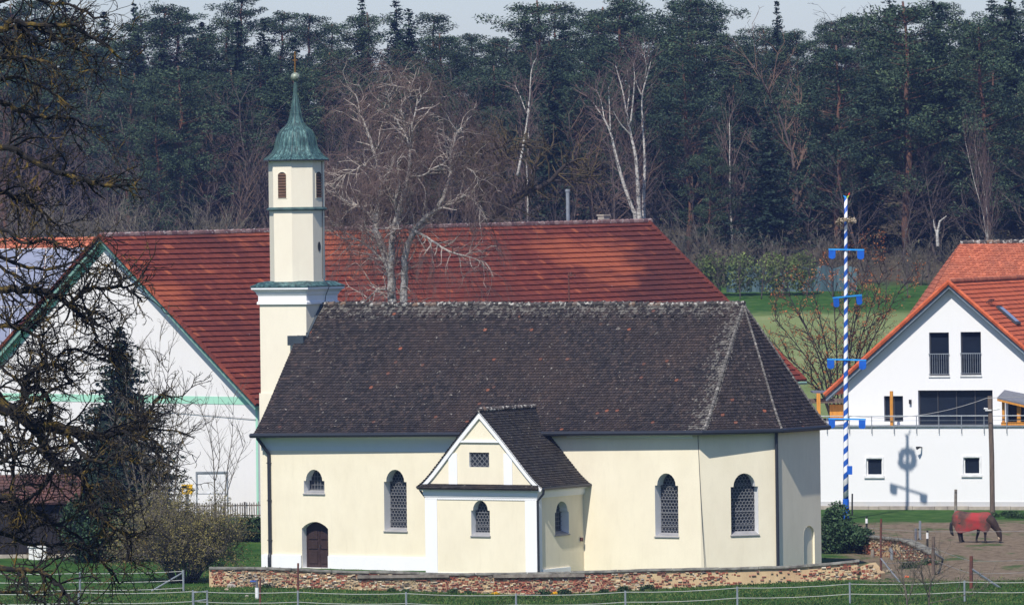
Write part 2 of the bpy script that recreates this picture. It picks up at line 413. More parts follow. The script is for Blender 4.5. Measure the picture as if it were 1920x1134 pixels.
def bar(mb, pl, a, b_, dep, wd, th=.02):
    a, b_ = Vector(a), Vector(b_); d = (b_-a)
    if d.length < 1e-4: return
    n2 = Vector((-d.y, d.x)).normalized()*wd/2
    q = [a-n2, a+n2, b_+n2, b_-n2]
    mb.add([pl.p(t.x, t.y, dep) for t in q]+[pl.p(t.x, t.y, dep+th) for t in q], [(0,1,2,3), (4,7,6,5), (0,4,5,1), (1,5,6,2), (2,6,7,3), (3,7,4,0)])
def church_window(parent, pl, out, dep, kind='hex', label=None, sill=True, cell=.165):
    r = MB(); inner = reveal(r, pl, out, dep, 0)
    wobj = r.build('window', M['white'], parent, label=label)
    g_ = MB(); g_.add([pl.p(a, z, dep-.02) for a, z in inner], [tuple(range(len(inner)))]); g_.build('pane', M['glass'], wobj)
    u0 = min(a for a, _ in out); u1 = max(a for a, _ in out); z0 = min(z for _, z in out); z1 = max(z for _, z in out)
    lt = MB(); dd = dep-.07
    if kind == 'hex':
        s = cell/1.732; row = 0; z = z0
        while z < z1:
            u = u0+(cell/2 if row % 2 else 0)
            while u < u1+cell:
                c = (u, z)
                hexp = [(u+s*math.sin(PI/3*k), z+s*math.cos(PI/3*k)) for k in range(4)]
                for a, b_ in zip(hexp, hexp[1:]):
                    mid = ((a[0]+b_[0])/2, (a[1]+b_[1])/2)
                    if inside(mid, inner): bar(lt, pl, a, b_, dd, .024)
                u += cell
            row += 1; z += s*1.5
    elif kind == 'diamond':
        st = .26; k = -30
        while k < 60:
            for sg in (1, -1):
                for j in range(40):
                    a = (u0+j*st/2, z0+(k*st+sg*j*st/2)); b_ = (a[0]+st/2, a[1]+sg*st/2)
                    if inside(((a[0]+b_[0])/2, (a[1]+b_[1])/2), inner): bar(lt, pl, a, b_, dd, .03)
            k += 1
    else:
        u = u0+.14
        while u < u1:
            for j in range(60):
                z = z0+j*.1
                if z+.1 < z1 and inside((u, z+.05), inner): bar(lt, pl, (u, z), (u, z+.1), dd, .022)
            u += .17
        z = z0+.18
        while z < z1:
            for j in range(40):
                u = u0+j*.08
                if inside((u+.04, z), inner): bar(lt, pl, (u, z), (u+.08, z), dd, .022)
            z += .2
    zz = z0+.42
    while zz < z1-.2 and kind == 'hex':
        for j in range(40):
            u = u0+j*.1
            if inside((u+.05, zz), inner) and inside((u+.001, zz), inner) and inside((min(u+.099, u1-.001), zz), inner): bar(lt, pl, (u, zz), (u+.1, zz), dd-.03, .03)
        zz += .62
    lt.build('lattice', M['lead'], wobj)
    if sill:
        sm = MB(); h = .13
        sm.add([pl.p(u0-.04, z0-.03, -.06), pl.p(u1+.04, z0-.03, -.06), pl.p(u1-.01, z0+h, dep-.08), pl.p(u0+.01, z0+h, dep-.08),
                pl.p(u0-.04, z0-.07, -.06), pl.p(u1+.04, z0-.07, -.06), pl.p(u0-.04, z0-.07, .0), pl.p(u1+.04, z0-.07, .0), pl.p(u0-.04, z0-.02, .0), pl.p(u1+.04, z0-.02, .0)],
               [(0,1,3,2)[::1] if False else (0,1,2,3), (4,5,1,0), (4,6,7,5), (0,8,6,4), (1,5,7,9)])
        sm.build('sill', M['sill'], wobj)
    return wobj
SY = Plane((0, 0, 0), (1, 0, 0), (0, 1, 0))
WH = 9.9
A = Vector((24.1, 0, 0)); B = Vector((26.6, 2.85, 0)); C_ = Vector((26.6, WH-2.85, 0)); D_ = Vector((24.1, WH, 0))
def uz(x, y, v=0): q = cf.loc(x, y, v=v); return q.x, q.z
def shoulder(x0, x1, ys_, yt, v=0, spring=.80, pl=None):
    u0, z0 = uz(x0, ys_, v); u1, z1 = uz(x1, yt, v)
    hw = (u1-u0)/2; uc = (u0+u1)/2
    return arch_outline(uc, z0, z1-hw*.92, z1, hw, hw*.80)
body = MB()
ho = {'small': shoulder(570, 608, 924, 880), 'w2': shoulder(721, 762, 994, 880), 'w3': shoulder(1229, 1271, 1004, 887)}
du0, dz0 = uz(567, 1062); du1, dz1 = uz(615, 978)
door_out = [(du0, .02), (du1, .02), (du1, dz1-.33)]+[(lerp(du1, du0, i/10), dz1-.33+.33*math.sin(PI*i/10)**.8) for i in range(1, 10)]+[(du0, dz1-.33)]
TOPZ = 6.75
wall_sheet(body, SY, [(0, -.4), (A.x, -.4), (A.x, TOPZ), (0, TOPZ)], [ho['small'], ho['w2'], ho['w3'], door_out])
# facet SE
sd_ = (B-A).normalized(); PSE = Plane(A, sd_, Vector((-sd_.y, sd_.x, 0)))
def facet_u(x, y, pl):          # photo pixel -> (u, z) on a vertical plane of the church frame
    r = ray(x, y); o = cf.world(pl.o); nn = cf.e*pl.inn.x+cf.n*pl.inn.y
    t = (o.dot(nn))/r.dot(nn); q = r*t-Vector((o.x, o.y, 0)); dd = cf.e*pl.d.x+cf.n*pl.d.y
    return q.dot(dd), H+r.z*t
a0, az0 = facet_u(1371, 1002, PSE); a1, az1 = facet_u(1421, 886, PSE); fl = (B-A).length
hw = (a1-a0)/2; w4 = arch_outline((a0+a1)/2, az0, az1-hw*.92, az1, hw, hw*.8)
wall_sheet(body, PSE, [(0, -.4), (fl, -.4), (fl, TOPZ), (0, TOPZ)], [w4])
PE = Plane(B, (0, 1, 0), (-1, 0, 0)); el_ = (C_-B).length
n0, nz0 = facet_u(1507, 1055, PE); n1, nz1 = facet_u(1527, 984, PE)
niche = arch_outline((n0+n1)/2, .1, nz1-.45, nz1, (n1-n0)/2)
wall_sheet(body, PE, [(0, -.4), (el_, -.4), (el_, TOPZ), (0, TOPZ)], [niche])
nrev = reveal(body, PE, niche, .10); body.add([PE.p(a, z, .10) for a, z in nrev], [tuple(range(len(nrev)))])
# north-east, north, west walls and the west gable
for p, q in ((C_, D_), (D_, Vector((0, WH, 0)))):
    body.add([p+Vector((0,0,-.4)), q+Vector((0,0,-.4)), q+Vector((0,0,TOPZ)), p+Vector((0,0,TOPZ))], [(0,1,2,3)])
body.add([(0, 0, -.4), (0, WH, -.4), (0, WH, 6.55), (0, WH/2+.3, 12.15), (0, WH/2-.3, 12.15), (0, 0, 6.55)], [(0,1,2,3,4,5)])
wallo = body.build('wall', M['cream'], church)
church_window(church, SY, ho['small'], .55, 'grid')
church_window(church, SY, ho['w2'], .60)
church_window(church, SY, ho['w3'], .60)
church_window(church, PSE, w4, .55)
# door
dm = MB(); inner = reveal(dm, SY, door_out, .42); df = dm.build('door_surround', M['white'], church)
dm = MB()
cu = (du0+du1)/2
dm.add([SY.p(a, z, .40) for a, z in inner], [tuple(range(len(inner)))])
for s0, s1 in ((du0+.09, cu-.05), (cu+.05, du1-.09)):
    for z0, z1 in ((.22, .82), (.92, 1.28), (1.38, 1.78)):
        dm.box(s0+.05, s1-.05, .36, .40, z0, z1)
for u in (du0+.03, cu-.03, du1-.07): dm.box(u, u+.05, .37, .40, .04, 1.8)
dr = dm.build('door', M['door'], church)
hm = MB(); hm.box(cu+.06, cu+.09, .30, .37, 1.0, 1.12); hm.build('handle', M['iron'], dr)
# white plinth along the west bay
pm_ = MB(); pm_.box(-.09, du0-.02, -.09, .0-.003, -.4, .62); pm_.box(du1+.02, 11.9, -.09, -.003, -.4, .62); pm_.box(-.09, -.003, 0, 3.5, -.4, .62)
pm_.build('plinth', M['white'], church)
# hollow cornice: tall on the west bay, low elsewhere
def cornice(mb, pts, z0, z1, out, mi=0, steps=6):
    n_ = len(pts)
    nr = []
    for i in range(n_):
        ds = []
        if i > 0: ds.append((pts[i]-pts[i-1]).normalized())
        if i < n_-1: ds.append((pts[i+1]-pts[i]).normalized())
        ns = [Vector((d.y, -d.x, 0)) for d in ds]
        s = ns[0] if len(ns) == 1 else (ns[0]+ns[1])/(1+ns[0].dot(ns[1]))
        nr.append(s)
    prof = [(.03, z0-.05), (.03, z0)]+[(.03+(out-.03)*(1-math.cos(PI/2*k/steps)), z0+(z1-z0)*math.sin(PI/2*k/steps)) for k in range(1, steps+1)]+[(out, z1+.06)]
    vs_ = []
    for o_, z in prof:
        for p, s in zip(pts, nr): vs_.append(p+s*o_+Vector((0, 0, z)))
    mb.add(vs_, [(j*n_+i, j*n_+i+1, (j+1)*n_+i+1, (j+1)*n_+i) for j in range(len(prof)-1) for i in range(n_-1)], mi)
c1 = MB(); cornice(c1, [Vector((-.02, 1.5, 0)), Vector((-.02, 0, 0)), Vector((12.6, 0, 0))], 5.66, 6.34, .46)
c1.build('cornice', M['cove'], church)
c2 = MB(); cornice(c2, [Vector((17, 0, 0)), A-Vector((.35, 0, 0))], 6.40, 6.58, .26); c2.build('cornice', M['white'], church)
# roof
EZ0, EZ1 = 6.45, 6.70
RA = Vector((24.55, -.47, EZ1)); RB = Vector((26.95, 2.68, EZ1)); RC = Vector((26.95, WH-2.68, EZ1)); RD = Vector((24.55, WH+.47, EZ1)); RL0 = Vector((-.15, -.58, EZ0-.04)); RLN = Vector((-.15, WH+.47, EZ0))
RIDGE0 = Vector((-.30, WH/2, 12.50)); APEX = Vector((23.75, WH/2, 12.42))
rf = MB()
S1 = tile_face(rf, RL0, RA, RIDGE0, APEX, .165, .185, seed=1, sag=.05)
S2 = tile_face(rf, RA, RB, APEX, APEX, .165, .185, seed=2)
S3 = tile_face(rf, RB, RC, APEX, APEX, .165, .185, seed=3)
S4 = tile_face(rf, RC, RD, APEX, APEX, .33, .37, seed=4)
S5 = tile_face(rf, RD, RLN, APEX, RIDGE0, .4, .8, seed=5, round_=False)
m = M['churchtile']; n = m.node_tree.nodes; l = m.node_tree.links; b = n['Principled BSDF']     # lichen grown beside the hip and along the ridge
sx = n.new('ShaderNodeSeparateXYZ'); l.new(objco(n), sx.inputs[0])
def nm(op, a, c, d=None):
    x = n.new('ShaderNodeMath'); x.operation = op
    for i, v in enumerate((a, c, d)):
        if v is None: continue
        if hasattr(v, 'is_linked'): l.new(v, x.inputs[i])
        else: x.inputs[i].default_value = v
    return x.outputs[0]
hd = nm('SUBTRACT', nm('MULTIPLY_ADD', nm('SUBTRACT', sx.outputs[2], 6.7), -.14, 24.6), sx.outputs[0])
def rng_(v, a, c, lo, hi):
    x = n.new('ShaderNodeMapRange'); l.new(v, x.inputs[0]); x.inputs[1].default_value = a; x.inputs[2].default_value = c; x.inputs[3].default_value = lo; x.inputs[4].default_value = hi; return x.outputs[0]
band = nm('MULTIPLY', rng_(hd, 1.7, .15, 0, .17), nm('GREATER_THAN', hd, -.05))
band = nm('MAXIMUM', band, rng_(sx.outputs[2], 11.5, 12.3, 0, .15))
fac = rng_(nm('ADD', noise(n, l, 5.0, 5, objco(n), .7), band), .63, .70, 0, .8)
old = b.inputs['Base Color'].links[0].from_socket
l.new(mix(n, l, fac, old, (.17, .16, .14)), b.inputs['Base Color'])
roof = rf.build('roof', M['churchtile'], church)
rd = MB(); rng = random.Random(5)
k = 0; x = 0.35
while x < 23.7:
    z = lerp(12.50, 12.42, x/24)+.035*math.sin(x*.9)*.6
    rd.tube([(x, WH/2, z+.0+.03*rng.random()), (x+.36, WH/2, z+.035+.03*rng.random())], [.105, .125], 8); (rd.box(x-.03, x+.06, WH/2-.09, WH/2+.09, z+.05, z+.17) if rng.random() < .7 else None); x += .345
def hip(mb, S, s, r=.11, n_=22):
    for i in range(n_):
        a, c = S(s, i/n_), S(s, (i+1.1)/n_)
        mb.tube([a+Vector((0,0,.02)), c+Vector((0,0,.0))], [r*1.1, r*.85], 6)
rd.build('ridge_tiles', M['ridgetile'], roof)
M['hiptile'] = mat_island('grey_hip_tile', [(0, (.085, .078, .07)), (1, (.15, .138, .125))], spots=.6, spot_c=(.28, .26, .23))
for S_, s_, r_ in ((S1, 1, .085), (S2, 1, .07), (S3, 1, .07)): rd = MB(); hip(rd, S_, s_, r_, 30); rd.build('hip_tiles', M['hiptile'], roof)
# little snow guards / vents in a row below the ridge
sg = MB()
for i in range(34):
    p = S1((i+.8)/35, .905)+Vector((0, -.03, .05)); sg.box(p.x-.07, p.x+.07, p.y-.06, p.y+.03, p.z-.03, p.z+.05)
sg.build('roof_vents', M['churchtile'], roof)
# gutter
def gutter(mb, pts, r=.085): mb.tube([p+Vector((0, 0, -.03)) for p in pts], r, 8)
out = lambda p, d: p+Vector((d[0], d[1], 0))*.09
gm = MB()
gutter(gm, [RL0+Vector((-.12, -.06, -.04)), RA+Vector((.02, -.05, -.03)), RB+Vector((.05, -.01, -.03)), RC+Vector((.05, 0, -.03)), RD], .11)
gm.build('gutter', M['black'], church)
def pipe(mb, pts, r=.055): mb.tube(pts, r, 8)
dp = MB(); pipe(dp, [(.0, -.45, 6.36), (.0, -.42, 6.2), (.42, -.10, 5.45), (.42, -.10, .7), (.42, -.16, .5), (.42, -.16, 0)], .085)
for z in (1.3, 3.2, 5.0): dp.box(.33, .51, -.19, .0, z, z+.04)
dp.build('downpipe', M['black'], church)
dp = MB(); q = B+Vector((.03, -.12, 0)); pipe(dp, [q+Vector((.08, -.1, 6.6)), q+Vector((0, 0, 6.3)), q, q+Vector((0, 0, -.2))], .08); dp.build('downpipe', M['black'], church)
lc = MB(); lc.tube([(24.02, -.03, 6.5), (24.05, -.03, 5.7), (24.12, -.03, 3.9), (24.2, -.03, 2.2), (24.32, -.03, .1)], .014, 4); lc.build('lightning_cable', M['iron'], church)
lr = MB(); q = cf.loc(1067, 570, v=WH/2); lr.tube([(q.x, WH/2, 12.3), (q.x, WH/2, 14.0)], .035, 6); lr.box(q.x, q.x+.35, WH/2-.05, WH/2+.05, 13.83, 13.9); lr.box(q.x+.1, q.x+.16, WH/2-.04, WH/2+.04, 13.9, 14.02)
lr.build('ridge_rod', M['rust'], church)
# --- tower
tu0, tu1, tv0, tv1 = -2.42, .27, 3.6, 6.3
tc = Vector(((tu0+tu1)/2, (tv0+tv1)/2, 0))
t_ = MB(); t_.box(tu0-.06, tu1, tv0-.06, tv1, -.4, 8.25); t_.box(tu0, tu1, tv0, tv1, 8.25, 12.7)
tower = t_.build('tower', M['cream2'], church)
def sqprof(mb, prof, sides=4):
    n_ = len(prof); vs_ = []
    for o_, z in prof:
        for sx, sy in ((-1,-1),(1,-1),(1,1),(-1,1)): vs_.append((tc.x+sx*(1.35+o_), tc.y+sy*(1.35+o_), z))
    mb.add(vs_, [(i*4+k, i*4+(k+1) % 4, (i+1)*4+(k+1) % 4, (i+1)*4+k) for i in range(n_-1) for k in range(4)]+[(0,3,2,1), tuple((n_-1)*4+k for k in range(4))])
t_ = MB(); sqprof(t_, [(.0, 12.55), (.10, 12.57), (.10, 12.68), (.05, 12.72), (.05, 12.98), (.10, 13.05), (.14, 13.16), (.24, 13.26), (.30, 13.30), (.30, 13.40), (0, 13.40)]); t_.build('tower_cornice', M['white'], tower)
t_ = MB(); sqprof(t_, [(.33, 13.403), (.33, 13.46), (-.05, 13.66), (-.3, 13.7)]); t_.build('copper_flashing', M['copper'], tower)
ROT8 = PI/8
rc = 1.385
t_ = MB()
t_.lathe([(rc-.02, 13.5), (rc-.02, 17.18), (rc, 17.22), (rc, 19.6)], tc, 8, ROT8)
octo = t_.build('tower_octagon', M['cream2'], tower)
t_ = MB(); t_.lathe([(rc-.05, 17.10), (rc+.13, 17.16), (rc+.13, 17.20), (rc-.05, 17.32)], tc, 8, ROT8); t_.build('copper_ledge', M['copperdark'], tower)
def tz(y): return H+ray(550, y).z*303.2
prof = [(61.5, 300), (60.5, 298.5), (57, 296), (51, 292), (45.5, 286), (41, 279), (38.8, 273), (37.9, 266), (36.2, 258), (32.8, 249), (28, 243), (20.5, 237), (14.8, 230), (12.6, 224), (10.2, 215), (9.9, 211), (9.2, 210), (7, 198), (4.9, 186), (3, 174), (1.9, 155), (1.5, 148)]
t_ = MB(); t_.lathe([(r_/38.6*1.02, tz(y)) for r_, y in prof], tc, 8, ROT8)
cup = t_.build('copper_dome', M['copper'], tower)
t_ = MB()
for k in range(8):
    a = ROT8+k*PI/4
    t_.tube([(tc.x+r_/38.6*1.03*math.cos(a), tc.y+r_/38.6*1.03*math.sin(a), tz(y)) for r_, y in prof[1:]], .03, 5)
    for f in (-.5, 0, .5):
        a2 = k*PI/4+f*PI/8*.9; q_ = math.cos(PI/8)/math.cos(f*PI/8*.9)
        t_.tube([(tc.x+r_/38.6*1.025*q_*math.cos(a2), tc.y+r_/38.6*1.025*q_*math.sin(a2), tz(y)) for r_, y in prof[1:13]], .016, 4)
t_.build('seams', M['copperdark'], cup)
t_ = MB(); t_.lathe([(61/38.6*1.04, tz(301.5)), (61/38.6*1.04, tz(299)), (.5, tz(299))], tc, 8, ROT8); t_.build('eave_rim', M['black'], cup)
t_ = MB(); t_.lathe([(.215*math.sin(PI*i/8)+.005, tz(143)-.215*math.cos(PI*i/8)) for i in range(9)], tc, 14); t_.build('finial_ball', M['ball'], cup, smooth=True)
t_ = MB(); zt = tz(135)
t_.box(tc.x-.03, tc.x+.03, tc.y-.03, tc.y+.03, zt-.1, tz(97)); t_.box(tc.x-.13, tc.x+.13, tc.y-.027, tc.y+.027, tz(112.5), tz(110.5)); t_.box(tc.x-.075, tc.x+.075, tc.y-.027, tc.y+.027, tz(104), tz(102.5)); t_.lathe([(.02, tz(99)), (.06, tz(97)), (.01, tz(95))], tc, 6)
t_.build('cross', M['gold'], cup)
# louvred openings on four faces
ap = rc*math.cos(PI/8)
for k, (dx_, dy_) in enumerate(((0, -1), (1, 0), (0, 1), (-1, 0))):
    nvec = Vector((dx_, dy_, 0)); dvec = Vector((-dy_, dx_, 0))
    pl = Plane(tc+nvec*(ap+.001), dvec, -nvec)
    outl = arch_outline(0, tz(371), tz(329), tz(322.5), .235)
    fr = MB(); n_ = len(outl)
    big = [(a*1.16, z+(.04 if z > tz(340) else -.04)) for a, z in outl]
    fr.add([pl.p(a, z, -.015) for a, z in outl]+[pl.p(a, z, -.015) for a, z in big]+[pl.p(a, z, .12) for a, z in outl]+[pl.p(a, z, .05) for a, z in big],
           [(i, (i+1) % n_, (i+1) % n_+n_, i+n_) for i in range(n_)]+[(i+n_, (i+1) % n_+n_, (i+1) % n_+3*n_, i+3*n_) for i in range(n_)])
    fo = fr.build('belfry_opening', M['cream2'], tower)
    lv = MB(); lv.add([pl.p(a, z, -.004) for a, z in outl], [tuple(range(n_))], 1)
    z = tz(370)
    while z < tz(326):
        lv.add([pl.p(-.225, z, -.035), pl.p(.225, z, -.035), pl.p(.225, z+.085, -.008), pl.p(-.225, z+.085, -.008), pl.p(-.225, z-.02, -.033), pl.p(.225, z-.02, -.033)], [(0,1,2,3), (4,5,1,0)]); z += .135
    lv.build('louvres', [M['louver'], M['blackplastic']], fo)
pl = Plane(tc+Vector((ap-.02*math.cos(PI/8)+.001, 0, 0)), (0, 1, 0), (-1, 0, 0))
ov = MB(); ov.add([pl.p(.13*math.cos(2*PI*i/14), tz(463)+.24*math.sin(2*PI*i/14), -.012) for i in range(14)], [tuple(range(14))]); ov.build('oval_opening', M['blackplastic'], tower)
lc = MB(); lc.tube([tc+Vector((ap+.02, .3, z)) for z in (19.5, 17.4)]+[tc+Vector((ap+.02, .25, 13.8)), tc+Vector((1.72, .2, 13.45)), tc+Vector((1.5, .2, 13.0)), tc+Vector((1.4, .2, 12.4))], .018, 4); lc.build('lightning_cable', M['iron'], tower)
# flashing where the tower stands in the roof
fm = MB(); 
pz = S1(.0, .0)
def roof_t(v): return (v+.47)/(WH/2+.47)
zr = lambda v: lerp(6.5, 12.5, gflare(roof_t(v)))
fm.box(-.62, .30, tv0-.34, tv0-.063, zr(tv0)-.42, zr(tv0)+.05)
fm.box(.27, .32, tv0-.05, tv0, zr(tv0)-.3, zr(tv0)+.2)
fm.tube([(.33, v, zr(v)+.07) for v in (3.5, 4.0, 4.5, 4.95)], .07, 5)
fm.build('flashing', M['flash'], tower)
# --- side chapel (projecting to the front)
CU0, CU1, CV = 11.84, 17.85, -4.25
chap = MB()
PC = Plane((0, CV, 0), (1, 0, 0), (0, 1, 0)); PCE = Plane((CU1, CV, 0), (0, 1, 0), (-1, 0, 0))
cw = shoulder(884, 918, 1003, 938, v=CV)
EAV = 4.22; CR = 7.72; cuc = (CU0+CU1)/2
g0, gz0 = uz(880, 875, CV); g1, gz1 = uz(917, 848, CV); gwin = [(g0, gz0), (g1, gz0), (g1, gz1), (g0, gz1)]
chap_gable = [(CU0, -.4), (CU1, -.4), (CU1, 4.32), (cuc+1.55, 5.8), (cuc, 7.58), (cuc-1.55, 5.8), (CU0, 4.32)]
wall_sheet(chap, PC, chap_gable, [cw, gwin])
e0, ez0 = facet_u(1041, 1002, PCE); e1, ez1 = facet_u(1066, 938, PCE)
hw = (e1-e0)/2; ew = arch_outline((e0+e1)/2, ez0, ez1-hw*.8, ez1, hw, hw*.84)
wall_sheet(chap, PCE, [(0, -.4), (4.25, -.4), (4.25, 4.28), (0, 4.28)], [ew])
chap.add([(CU0, CV, -.4), (CU0, 0, -.4), (CU0, 0, 4.28), (CU0, CV, 4.28)], [(0,1,2,3)])
chapel = chap.build('side_chapel', M['cream'], church)
church_window(chapel, PC, cw, .45, 'hex', cell=.16)
church_window(chapel, PCE, ew, .45, 'grid')
church_window(chapel, PC, gwin, .14, 'diamond', sill=False)
tr = MB(); T = .035
pw = .62
for u in (CU0-.03, CU1-pw): tr.box(u, u+pw+.03, CV-T, CV-.001, -.4, 3.72)
tr.box(CU1+.001, CU1+T, CV-T, CV+.38, -.4, 3.72)                      # corner strip round on the east side
tr.box(CU0+pw, CU1-pw, CV-T+.004, CV-.001, -.4, .22); tr.box(CU1+.001, CU1+.07, CV+.38, CV+2.9, -.4, .42)
tr.box(CU0+pw, CU1-pw, CV-T+.004, CV-.001, 3.60, 3.72)
x = CU0+.05
while x < CU1-.1: tr.box(x, x+.06, CV-T-.012, CV-T+.002, 3.63, 3.70); x += .145
# cornice bands
for z0, z1, o_ in ((3.723, 3.80, .06), (3.80, 4.02, .10), (4.02, 4.10, .22)):
    tr.box(CU0-o_, CU1+o_, CV-o_, CV+.3, z0, z1-.003)
    tr.box(CU1+.002, CU1+o_, CV+.303, 0, z0, z1-.003)
    tr.box(CU0-o_, CU0-.002, CV+.303, 0, z0, z1-.003)
# gable strips
tr.box(cuc-1.72, cuc-1.26, CV-T, CV-.001, 4.28, 5.75); tr.box(cuc+1.26, cuc+1.72, CV-T, CV-.001, 4.28, 5.75)
tr.box(cuc-1.06, cuc+1.06, CV-T-.05, CV-.001, 6.26, 6.35)
tr.build('trim', M['white'], chapel)
hwR = CU1-cuc+.36
def rp(t): return Vector((hwR*(1-t), 0, lerp(EAV, CR, gflare(t, .42))))
vb = MB()
for sx in (-1, 1):
    pts_o = [Vector((cuc+sx*rp(i/14).x, 0, rp(i/14).z-.05)) for i in range(15)]
    pts_i = []
    for i, p in enumerate(pts_o):
        a = pts_o[max(0, i-1)]; c = pts_o[min(14, i+1)]; d = (c-a).normalized(); nn = Vector((-d.z, 0, d.x))
        if nn.z > 0: nn = -nn
        pts_i.append(p+nn*(.20))
    pts_i[-1] = Vector((cuc, 0, pts_o[-1].z-.30))
    y0, y1 = CV-.10, CV-.002
    vs_ = [Vector((p.x, y, p.z)) for y in (y0, y1) for p in pts_o]+[Vector((p.x, y, p.z)) for y in (y0, y1) for p in pts_i]
    for i in range(14):
        vb.add([vs_[i], vs_[i+1], vs_[30+i+1], vs_[30+i], vs_[15+i], vs_[15+i+1], vs_[45+i+1], vs_[45+i]], [(0,1,2,3), (3,2,6,7), (0,4,5,1)])
vb.build('gable_band', M['white'], chapel)
cr = MB()
gch = lambda t: gflare(t, .42)
ya = CV-.13
tile_face(cr, (cuc+hwR, ya, EAV), (cuc+hwR, .02, EAV), (cuc, ya, CR), (cuc, 1.25, CR), .15, .17, g=gch, seed=11)
tile_face(cr, (cuc-hwR, .02, EAV), (cuc-hwR, ya, EAV), (cuc, 1.25, CR), (cuc, ya, CR), .15, .17, g=gch, seed=12)
tile_face(cr, (CU0-.30, CV-.36, 4.12), (CU1+.28, CV-.36, 4.12), (CU0-.1, CV-.01, 4.33), (CU1+.1, CV-.01, 4.33), .14, .17, g=lambda t: t, seed=13)
croof = cr.build('chapel_roof', M['annextile'], chapel)
q = MB(); y = ya
while y < 1.1: q.tube([(cuc, y, CR+.03), (cuc, y+.3, CR+.05)], [.10, .12], 7); y += .28
q.build('ridge_tiles', M['ridgetile'], croof)
q = MB(); gutter(q, [Vector((CU1+.40, CV-.1, EAV-.03)), Vector((CU1+.40, .0, EAV-.03))], .07); q.build('gutter', M['black'], chapel); q = MB(); q.tube([(CU0-.40, CV-.1, EAV-.06), (CU0-.40, 0, EAV-.06)], .07, 8)
pipe(q, [(CU0-.38, CV-.0, EAV-.1), (CU0-.3, CV+.1, EAV-.3), (CU0-.08, CV+.2, 3.6), (CU0-.08, CV+.2, 0)], .05)
q.build('gutter', M['black'], chapel)
q = MB(); pipe(q, [(CU1+.40, CV-.02, EAV-.05), (CU1+.36, CV-.02, EAV-.3), (CU1+.10, CV-.09, 3.6), (CU1+.10, CV-.09, -.2)], .06); q.build('downpipe', M['black'], chapel)
q = MB(); q.add([PCE.p(a, z, -.006) for a, z in arch_outline(3.65, 0, 1.75, 2.1, .42)], [tuple(range(13))]); q.build('blocked_doorway', M['cream'], chapel)
q = MB(); q.box(CU1+.01, CU1+.12, CV+3.85, CV+3.98, 1.55, 1.72); q.build('wall_lamp', M['rust'], chapel)
# ------------------------------------------------------------------ garden wall in front of the church
M['walling'] = mat_island('old_mixed_brick', [(0, (.42, .33, .20)), (.2, (.58, .47, .31)), (.36, (.26, .19, .12)), (.50, (.50, .38, .22)), (.64, (.36, .14, .08)), (.74, (.12, .10, .085)), (.84, (.62, .54, .42)), (.95, (.3, .28, .25)), (1, (.56, .50, .40))], rough=.95, mode='CONSTANT', stain=(.16, .13, .09), stain_scale=.9, stain_amt=.5)
M['redwalling'] = mat_island('old_red_brick', [(0, (.24, .07, .045)), (.35, (.34, .10, .06)), (.6, (.27, .10, .07)), (.8, (.40, .20, .14)), (.92, (.46, .38, .26)), (1, (.2, .17, .15))], rough=.95, mode='CONSTANT', stain=(.13, .10, .08), stain_scale=.9, stain_amt=.5)
M['mortar'] = plaster('crumbling_wall_plaster', (.58, .44, .25), dirt=(.30, .17, .10), amt=.8)
